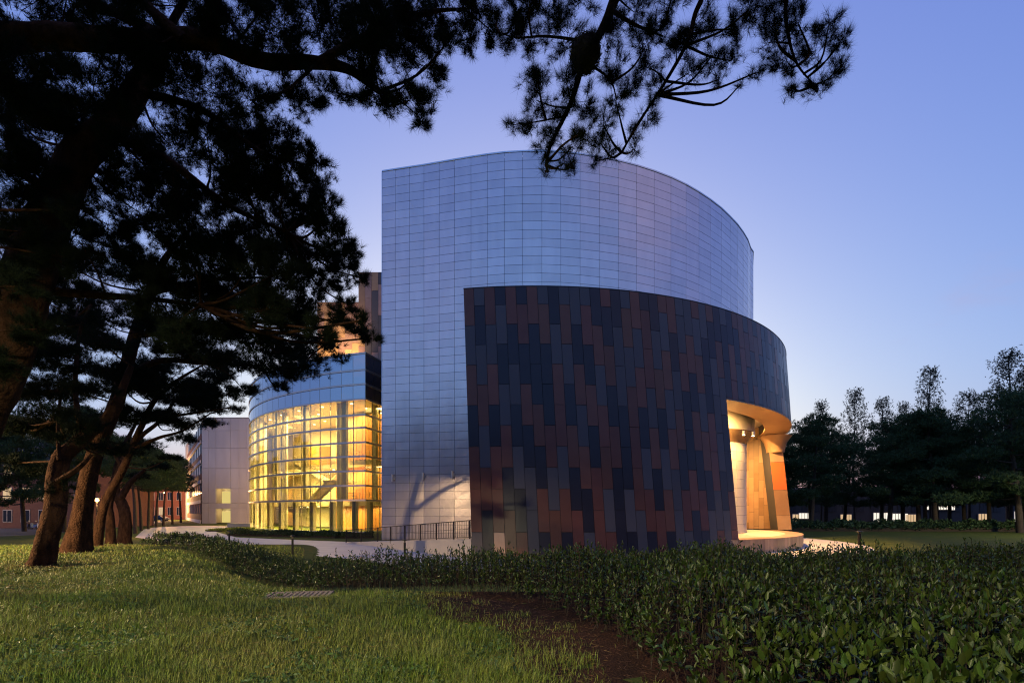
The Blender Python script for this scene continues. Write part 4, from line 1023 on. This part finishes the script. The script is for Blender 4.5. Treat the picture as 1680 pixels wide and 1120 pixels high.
# ------------------------------------------------------------------ distant trees
def far_pine_mesh(seed, H=15.0, low=.26):
    rng = np.random.default_rng(seed); lean = rng.normal(0, .9, 2)
    tp = catmull([(0, 0, -.3), (lean[0] * .3, lean[1] * .3, H * .3), (lean[0] * .9, lean[1] * .6, H * .6), (lean[0] * 1.1, lean[1], H * .92)], 6)
    v, f = tube_arrays(tp, np.linspace(.34, .08, len(tp)), 9, .06, rng); tv = [v]; tf = [f]; n0 = len(v); V = []; Fq = []; nv = 0
    npad = 22
    for i in range(npad):
        z = H * (low + (.98 - low) * (i / (npad - 1)) ** .9); q = tp[np.argmin(np.abs(tp[:, 2] - z * .93))]; a = i * 2.4 + rng.uniform(-.4, .4); rad = (4.4 * (1 - .45 * (z / H) ** 2.5)) * rng.uniform(.45, 1.0)
        if i == npad - 1: rad = .6
        c = np.array([q[0] + rad * math.cos(a), q[1] + rad * math.sin(a), z])
        v, f = tube_arrays(catmull([q, (q + c) / 2 + [0, 0, -.25], c], 4), np.linspace(.1, .03, 9), 5); tv.append(v); tf.append(f + n0); n0 += len(v)
        r = rng.uniform(1.5, 2.5); n = 300; e = rng.normal(0, 1, (n, 3)); e /= np.linalg.norm(e, axis=1)[:, None]; e *= rng.uniform(.2, 1, (n, 1)) ** .5; e[:, 2] *= .34; e[:, 2] += .12 * np.sin(e[:, 0] * 5) * np.cos(e[:, 1] * 4)
        P = c + e * r; A = e * .5 + np.array([0, 0, .7]) + rng.normal(0, .3, (n, 3)); A /= np.linalg.norm(A, axis=1)[:, None]
        v, f = tufts_arrays(P, A, 7, np.full(n, .42), .03, rng, .7); V.append(v); Fq.append(f + nv); nv += len(v)
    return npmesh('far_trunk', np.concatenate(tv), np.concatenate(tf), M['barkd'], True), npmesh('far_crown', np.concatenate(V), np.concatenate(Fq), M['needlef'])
FPM = [far_pine_mesh(s) for s in (31, 32, 33, 34)]
FPT = [far_pine_mesh(s, 15.0, .52) for s in (35, 36, 37)]      # taller bare trunks
def thin_tree_mesh(seed, H=24.0):
    rng = np.random.default_rng(seed); tp = catmull([(0, 0, -.3), (.2, .1, H * .4), (-.2, 0, H * .75), (.1, 0, H * .97)], 6)
    v, f = tube_arrays(tp, np.linspace(.26, .03, len(tp)), 8, .04, rng); tv = [v]; tf = [f]; n0 = len(v); P = []
    for i in range(34):
        z = H * (.42 + .55 * i / 33); q = tp[np.argmin(np.abs(tp[:, 2] - z))]; a = i * 2.4 + rng.uniform(-.5, .5); L_ = (H * .30) * (1.06 - (z / H) ** 1.6) * rng.uniform(.6, 1.1) + .8
        e = q + np.array([math.cos(a) * L_ * .55, math.sin(a) * L_ * .55, L_ * .8])
        e[2] = min(e[2], H)
        lp = catmull([q, (q + e) / 2 + [math.cos(a) * L_ * .12, math.sin(a) * L_ * .12, -.1 * L_], e], 4); v, f = tube_arrays(lp, np.linspace(.06, .012, len(lp)), 5); tv.append(v); tf.append(f + n0); n0 += len(v)
        k = rng.integers(2, len(lp), 46); P.append(lp[k] + rng.normal(0, .34, (46, 3)))
    P = np.concatenate(P); A = rng.normal(0, 1, P.shape) + np.array([0, 0, .3]); A /= np.linalg.norm(A, axis=1)[:, None]
    v, f = tufts_arrays(P, A, 5, np.full(len(P), .36), .045, rng, 1.2)
    return npmesh('thin_trunk', np.concatenate(tv), np.concatenate(tf), M['barkd'], True), npmesh('thin_crown', v, f, M['leafd'])
TTM = [thin_tree_mesh(s) for s in (41, 42, 43)]
def plant(name, me, loc, s, rz, label, group, cat):
    root = empty(name, loc, label, cat, group, rz); root.scale = (s[0], s[0], s[1])
    for nm, m_ in (('trunk', me[0]), ('crown', me[1])):
        o = bpy.data.objects.new(nm, m_); C.objects.link(o); o.parent = root
    return root
LBR = 'dark spreading pine in the belt of pines across the right lawn'
rf = random.Random(17); k = 0
spots = []
for x in np.arange(30, 118, 4.2): spots.append((x + rf.uniform(-1.5, 1.5), 74 + rf.uniform(-5, 5) - (x - 28) * .06, rf.uniform(.86, 1.02), rf.uniform(.92, 1.08)))
for x in np.arange(36, 130, 6): spots.append((x + rf.uniform(-2, 2), 92 + rf.uniform(-4, 4), rf.uniform(.95, 1.1), rf.uniform(.98, 1.12)))
for (x, y, a, b) in ((61, 60, 1.1, 1.12), (68, 64, 1.2, 1.25), (56, 66, 1.0, 1.05), (74, 68, 1.2, 1.3), (80, 74, 1.2, 1.3)): spots.append((x, y, a, b))
NEARP = {(61, 60): 'nearest dark pine of the belt across the right lawn', (68, 64): 'tall dark pine of the belt under the large airy tree at right', (56, 66): 'dark pine of the belt in front of the tallest narrow airy tree'}
for (x, y, s0, s1) in spots:
    z = float(ground(x, y)); plant('pine_tree', FPM[k % 4], (x, y, z), (s0, s1), rf.uniform(0, 6.28), NEARP.get((x, y), LBR), 'pines across the right lawn', 'pine tree'); k += 1
TL = ['thin airy tree rising above the pines, nearest the curved wall', 'thin airy tree above the pines, second right of the curved wall', 'thin airy tree above the pines, third right of the curved wall', 'short thin airy tree left of the tallest narrow tree', 'tallest narrow airy tree standing alone above the right pines', 'broad airy tree between the tallest narrow tree and the right edge', 'large airy tree at the right picture edge above the pines', 'slim airy tree behind the large one at the right picture edge']
for i, (px, py, Y, w_) in enumerate(((1347, 660, 100, .8), (1402, 640, 104, 1.0), (1447, 655, 100, .9), (1483, 662, 100, .75), (1526, 604, 102, 1.05), (1590, 645, 100, 1.15), (1655, 578, 98, 1.45), (1690, 600, 104, 1.2))):
    p = at(px, py, Y); plant('airy_tree', TTM[i % 3], (p.x, p.y, -1), (w_, (p.z + 1) / 24), i * 1.3, TL[i], 'thin trees above the pine belt', 'tree')
LBL = ['leaning pine in the far row beside the brick wall', 'pine of the far row between lawn and brick buildings']
for i, (px, py, Y, s0, s1) in enumerate(((222, 860, 58, .62, .66), (232, 858, 66, .6, .66), (243, 858, 72, .6, .7), (256, 857, 80, .62, .7), (268, 856, 90, .65, .75), (283, 855, 100, .7, .8), (297, 854, 112, .75, .85), (150, 866, 60, .8, .85), (105, 868, 62, .85, .95), (40, 866, 64, .8, .85), (-15, 868, 58, .85, .9), (170, 858, 95, .9, 1.0), (75, 858, 100, 1.0, 1.15), (10, 858, 96, 1.0, 1.1))):
    x = (px - 840) / F * Y; plant('pine_tree', FPM[i % 4] if px < 120 else FPT[i % 3], (x, Y, float(ground(x, Y))), (s0, s1 * 1.12), i * 1.1, LBL[0] if i < 7 else LBL[1], 'far row of pines at left', 'pine tree')
# trees behind the camera, seen only as reflections in glass and metal
bh = [(x, -13 - 5 * (k_ % 3) + .0 * x, 1.5, 1.3 + .12 * (k_ % 4)) for k_, x in enumerate(range(-60, 75, 6))]
for i, (x, y, s0, s1) in enumerate(bh):
    plant('pine_tree', FPM[i % 4], (x, y, float(ground(x, y))), (s0, s1), i * .9, 'pine in the belt behind the viewpoint', 'pines behind the viewpoint', 'pine tree')

# hedge and lit buildings beyond the right lawn
hl = [Vector((x, 66 - (x - 25) * .05, -1)) for x in np.arange(25, 100, 5.0)]
shrub_strip('far_hedge', hl, 2.4, 1.25, 16000, .35, 'long dark hedge along the far side of the right lawn', 'hedge', M['needlef'], rs)
rbd = block('long_low_building', 50, 150, 122, 7.0, 'dark', 'long low dark building with lit shop windows beyond the right pines', 'building', 1, 30, .0, depth=12, seed=8, winw=.5, wm='plenum', trim='dark')
for px, w, z0, h, mm in ((1306, 1.6, -.9, 1.7, 'litwin'), (1322, 3.2, -.2, 1.3, 'litcool'), (1388, 2.6, -.95, 1.7, 'litwin'), (1449, 4.6, -.95, 2.1, 'litcool'), (1477, 3.6, -.95, 1.9, 'litcool'), (1494, 2.6, -.95, 1.7, 'litwin'), (1540, 6.0, 2.0, .9, 'litcool'), (1561, 1.6, 1.9, 1.1, 'litcool'), (1616, 3.0, -.9, 1.8, 'litwin'), (1668, 1.0, -.9, 2.4, 'litcool')):
    x = (px - 840) / F * 121.6; wn_ = MB().box((x, 121.7, z0 + h / 2), (w + .2, .15, h + .2)).build('shop_window', M['trim'], rbd); MB().box((x, 121.58, z0 + h / 2), (w, .06, h)).build('pane', M[mm], wn_)
    for q in np.arange(-w / 2 + .6, w / 2 - .3, .7): MB().box((x + q, 121.53, z0 + h / 2), (.09, .05, h)).build('glazing_bar', M['iron'], wn_)
p = at(1516, 845, 108); street_lamp((p.x, p.y, -1), p.z + 1, 'small red orange street lamp beyond the right pines', 700)

# ------------------------------------------------------------------ near hedge, soil bed, grate, lawn grass
FRONT = [(-17.6, 23.5), (-12.5, 19.5), (-8.2, 15.2), (-5.9, 13.2), (-4.2, 11.0), (-2.6, 10.4), (-1.0, 9.6), (.1, 8.8), (.75, 7.5), (1.15, 6.2), (1.35, 4.9), (1.45, 3.8), (1.5, 2.9), (1.6, 2.2), (2.1, 1.7), (4.2, 1.4), (7.5, 3.0)]
BACK = [(9.0, 5.5), (12.5, 8.5), (15.5, 11.5), (15, 13.2), (11, 12.4), (6, 12.0), (2, 12.6), (-1.5, 13.2), (-4.5, 15.4), (-8.5, 19), (-13, 23), (-17.2, 26)]
HP = np.array(FRONT + BACK)
def inside(x, y, poly):
    r = np.zeros(x.shape, bool); j = len(poly) - 1
    for i in range(len(poly)):
        xi, yi = poly[i]; xj, yj = poly[j]
        c = ((yi > y) != (yj > y)) & (x < (xj - xi) * (y - yi) / (yj - yi + 1e-12) + xi); r ^= c; j = i
    return r
def edist(x, y, poly, closed=True):
    d = np.full(x.shape, 1e9); n = len(poly)
    for i in range(n if closed else n - 1):
        a = poly[i]; b = poly[(i + 1) % n]; e = np.array(b) - np.array(a); t = np.clip(((x - a[0]) * e[0] + (y - a[1]) * e[1]) / (e @ e), 0, 1)
        d = np.minimum(d, np.hypot(x - a[0] - t * e[0], y - a[1] - t * e[1]))
    return d
def hedge_h(x, y):
    h = .62 + .26 * sstep(-16, -2, x) - .10 * sstep(6.5, 3, y) * sstep(0, 2, x)
    return h * (1 + .15 * np.sin(x * 2.1 + y * .7) * np.sin(y * 1.7 - x * .4) + .10 * np.sin(x * 5.3 + 2 * np.sin(y)) * np.sin(y * 4.7 + x))
rh = np.random.default_rng(77)
hedge = empty('hedge', (0, 10, -.2), 'long leafy dark green hedge sweeping from the path to the right foreground', 'hedge')
x = rh.uniform(-18, 16, 74000); y = 1.3 + 25 * rh.uniform(0, 1, 74000)
m = inside(x, y, HP); x, y = x[m], y[m]
keep = (np.abs(x) < 1.12 * y + 1.0) & (rh.uniform(0, 1, len(x)) < np.clip(9.0 / y, .3, 1)); x, y = x[keep], y[keep]
ed = edist(x, y, HP); g_ = ground(x, y)
hh = hedge_h(x, y) * np.clip(.35 + ed * 1.25, .35, 1) * (.80 + .2 * rh.uniform(0, 1, len(x)) ** .6 + .14 * (rh.uniform(0, 1, len(x)) > .93))
Ptop = np.stack([x, y, g_ + hh], 1); Pbot = np.stack([x + rh.normal(0, .05, len(x)), y + rh.normal(0, .05, len(x)), g_ + hh * .25], 1)
v, f = twig_arrays(Pbot, Ptop, np.full(len(x), .006)); link('stem', npmesh('stem', v, f, M['twig']), hedge)['kind'] = 'stuff'
nl = 11; N = len(x); t = np.tile(np.linspace(.0, 1, nl) ** .75, N); i = np.repeat(np.arange(N), nl)
P = Pbot[i] + (Ptop[i] - Pbot[i]) * (.42 + .58 * t)[:, None] + rh.normal(0, .012, (N * nl, 3))
az = np.tile(np.arange(nl) * 2.4, N) + np.repeat(rh.uniform(0, 6.28, N), nl); elv = np.tile(np.linspace(.35, 1.25, nl), N) + rh.normal(0, .36, N * nl)
A = np.stack([np.cos(az) * np.cos(elv), np.sin(az) * np.cos(elv), np.sin(elv)], 1)
Lf = (.060 * rh.uniform(.65, 1.3, N * nl)) * (1 + .35 * np.clip(y[i] / 14 - .6, 0, 1)); big = 1 + .4 * sstep(6.5, 3, y[i]); Lf = Lf * big
px_ = 840 + F * P[:, 0] / P[:, 1]; py_ = HOR - F * (P[:, 2] - EYE) / P[:, 1]
infr = (px_ > 5) & (px_ < 1675) & (py_ < 1116)
score = np.where(infr & (t > .55), Lf / P[:, 1], 0); order = np.argsort(-score); single = order[:290]; rest = np.ones(len(P), bool); rest[single] = False
v, f = leaves_arrays(P[rest], A[rest], Lf[rest], Lf[rest] * .21, rh); link('foliage', npmesh('foliage', v, f, M['leaf'], True), hedge)['kind'] = 'stuff'
lm = []
for q in range(6):
    v, f = leaves_arrays(np.zeros((1, 3)), np.array([[0, 0, 1.0]]), [1.0], [.19 + .012 * q], rh, .3); lm.append(npmesh('leaf', v, f, M['leafo'], True))
for n_, q in enumerate(single):
    o = link('leaf', lm[n_ % 6], hedge, False); o.location = Vector(P[q]) - hedge.location; o.rotation_mode = 'QUATERNION'
    from mathutils import Quaternion
    o.rotation_quaternion = Vector(A[q]).to_track_quat('Z', 'Y') @ Quaternion((0, 0, 1), float(rh.uniform(0, 6.28))); s = float(Lf[q]); o.scale = (s, s, s)

# soil bed along the hedge front
SOIL_IN = [(-3.4, 10.9), (-2.2, 9.6), (-1.55, 9.2), (-1.45, 8.2), (-1.0, 7.5), (-.2, 6.9), (.1, 6.0), (.05, 5.2), (.15, 4.4), (.35, 3.5), (.5, 2.0)]
soilp = SOIL_IN + [(4.5, 1.3), (9, 5.5), (15.5, 11.5), (15, 13.2), (6, 12.2), (2, 12.7), (-1.5, 13.3), (-3.0, 12.2)]
SP = np.array(soilp)
sx, sy = np.meshgrid(np.arange(-4, 16.1, .2), np.arange(1, 14, .2)); sz = ground(sx, sy) + .012 + .015 * np.sin(sx * 7) * np.sin(sy * 6.3) + .01 * np.sin(sx * 17 + sy * 3) * np.sin(sy * 15)
nyy, nxx = sx.shape; ii = (np.arange(nyy - 1)[:, None] * nxx + np.arange(nxx - 1)[None]).ravel()
ctr = inside((sx.ravel()[ii] + .1), (sy.ravel()[ii] + .1), SP); ii = ii[ctr]
o = link('soil_bed', npmesh('soil_bed', np.stack([sx, sy, sz], -1).reshape(-1, 3), np.stack([ii, ii + 1, ii + nxx + 1, ii + nxx], -1), M['soil'], True)); tag(o, kind='structure')
# dead needles and litter on the soil
nli = 9000; x = rh.uniform(-3.5, 4, nli); y = rh.uniform(2, 13, nli); k_ = inside(x, y, SP); x, y = x[k_], y[k_]; z = ground(x, y) + .03
a = rh.uniform(0, 6.28, len(x)); d = np.stack([np.cos(a), np.sin(a), rh.uniform(-.1, .3, len(x))], 1) * rh.uniform(.03, .09, (len(x), 1)); P = np.stack([x, y, z], 1)
v, f = twig_arrays(P, P + d, np.full(len(x), .0022)); o = link('leaf_litter', npmesh('leaf_litter', v, f, mat('dry_needle', (.10, .05, .028), .9, island=.4))); tag(o, 'dry brown pine needles scattered on the soil bed', 'litter', kind='stuff')

# straw coloured needles fallen on the lawn, thickest round the trunks
bases = [(-13.7, 14.6), (-17.1, 19.6), (-19.9, 23.9), (-10.8, 9.4), (-9.5, 6.8)]
LX, LY = [], []
for bx, by in bases:
    n_ = 1300; rr__ = np.abs(rh.normal(0, 1.5, n_)) + .2; a = rh.uniform(0, 6.28, n_); LX.append(bx + rr__ * np.cos(a)); LY.append(by + rr__ * np.sin(a))
yy_ = np.exp(rh.uniform(np.log(3.8), np.log(30), 4500)); LX.append(rh.uniform(-1.1, .2, 4500) * yy_); LY.append(yy_)
x = np.concatenate(LX); y = np.concatenate(LY); k_ = ~inside(x, y, HP) & (ground(x, y) > -.9); x, y = x[k_], y[k_]; z = ground(x, y) + rh.uniform(.01, .06, len(x))
a = rh.uniform(0, 6.28, len(x)); d = np.stack([np.cos(a), np.sin(a), rh.uniform(-.25, .25, len(x))], 1) * rh.uniform(.05, .13, (len(x), 1)); P = np.stack([x, y, z], 1)
v, f = twig_arrays(P, P + d, .0018 + .00012 * y); o = link('fallen_needles', npmesh('fallen_needles', v, f, mat('straw_needle', (.22, .13, .05), .9, island=.5))); tag(o, 'straw coloured pine needles fallen on the lawn round the trunks', 'litter', kind='stuff')
# low broad-leaved weeds in the lawn
n_ = 5200; y = np.exp(rh.uniform(np.log(3.9), np.log(22), n_)); x = rh.uniform(-1.1, .25, n_) * y; k_ = ~inside(x, y, HP) & ~inside(x, y, SP) & (np.sin(x * 1.7 + 1) * np.sin(y * 1.3 + x * .5) > .05); x, y = x[k_], y[k_]
x = np.repeat(x, 4) + rh.normal(0, .03, 4 * len(x)); y = np.repeat(y, 4) + rh.normal(0, .03, 4 * len(y)); A = rh.normal(0, 1, (len(x), 3)); A[:, 2] = np.abs(A[:, 2]) * .5 + .15; A /= np.linalg.norm(A, axis=1)[:, None]
v, f = leaves_arrays(np.stack([x, y, ground(x, y) + rh.uniform(.02, .07, len(x))], 1), A, rh.uniform(.03, .07, len(x)), rh.uniform(.009, .017, len(x)), rh); o = link('lawn_weeds', npmesh('lawn_weeds', v, f, mat('weed_leaf', (.07, .13, .025), .5, island=.4))); tag(o, 'small broad leaved weeds among the lawn grass', 'weeds', kind='stuff')

# drain grate in the lawn
gc = Vector((-4.15, 9.75, float(ground(-4.15, 9.75)) + .035))
gr = empty('drain_grate', tuple(gc), 'flat slatted concrete drain cover sunk in the lawn', 'drain cover', None, R(10))
for s in (-1, 1): link('frame', MB().box((0, s * .33, -.02), (1.12, .06, .06)).mesh('frame', M['grate']), gr, False)
for s in (-1, 1): link('frame', MB().box((s * .56, 0, -.02), (.06, .72, .06)).mesh('frame', M['grate']), gr, False)
sl_ = MB().box((0, 0, -.02), (.062, .60, .05)).mesh('slat', M['grate'])
for i in range(11): o = link('slat', sl_, gr, False); o.location = (-.46 + i * .092, 0, 0)
link('sump', MB().box((0, 0, -.06), (1.1, .66, .02)).mesh('sump', M['joint']), gr, False)

# lawn grass
def blades(n, ylo, yhi, rng, hs, ws):
    u = rng.uniform(0, 1, n); y = np.exp(np.log(ylo) + u * (np.log(yhi) - np.log(ylo))); x = rng.uniform(-1.12, .95, n) * y + rng.normal(0, .1, n)
    m = ~inside(x, y, HP) & (x < 8)
    so = inside(x, y, SP); sd_ = edist(x, y, [tuple(q) for q in SOIL_IN], False); tuftn = np.sin(x * 5.1 + 1) * np.sin(y * 4.3 + x) > .55
    m &= ~so | ((sd_ < .9) & (rng.uniform(0, 1, n) < .75 * (1 - sd_ / .9) + .35 * tuftn)) | (tuftn & (rng.uniform(0, 1, n) < .22))
    m &= ~((np.abs(x - gc.x) < .58) & (np.abs(y - gc.y) < .38))
    px = 840 + F * x / y
    m &= ~((ground(x, y) < -.93))
    x, y = x[m], y[m]; n = len(x); z = ground(x, y)
    pat = .5 + .5 * np.sin(x * 1.3 + 2 * np.sin(y * .7)) * np.sin(y * 1.1 + np.sin(x * .9)); pat2 = .5 + .5 * np.sin(x * 4.1 + y) * np.sin(y * 3.7)
    h = hs * rng.uniform(.45, 1.3, n) * (.45 + .65 * pat + .5 * pat2) * (1 + .6 * (rng.uniform(0, 1, n) > .97)); w = ws * (.6 + .12 * y) * rng.uniform(.7, 1.3, n)
    a = rng.uniform(0, 2 * np.pi, n); lean = np.stack([np.cos(a), np.sin(a), np.zeros(n)], 1) * (h * rng.uniform(.15, .95, n))[:, None]; s = np.stack([-np.sin(a), np.cos(a), np.zeros(n)], 1) * w[:, None]
    B = np.stack([x, y, z - .005], 1); Mi = B + lean * .35 + np.stack([0*h, 0*h, h * .62], 1); T = B + lean + np.stack([0*h, 0*h, h * .92], 1)
    v = np.stack([B - s, B + s, Mi - s * .7, Mi + s * .7, T], 1).reshape(-1, 3); k = np.arange(n)[:, None] * 5
    return v, np.concatenate([k + np.array([[0, 1, 3]]), k + np.array([[0, 3, 2]]), k + np.array([[2, 3, 4]])], 0)
v, f = blades(285000, 3.9, 42, np.random.default_rng(5), .10, .0023)
tag(link('lawn_grass', npmesh('lawn_grass', v, f, M['grass'])), 'rough mown grass of the foreground lawn', 'grass', kind='stuff')
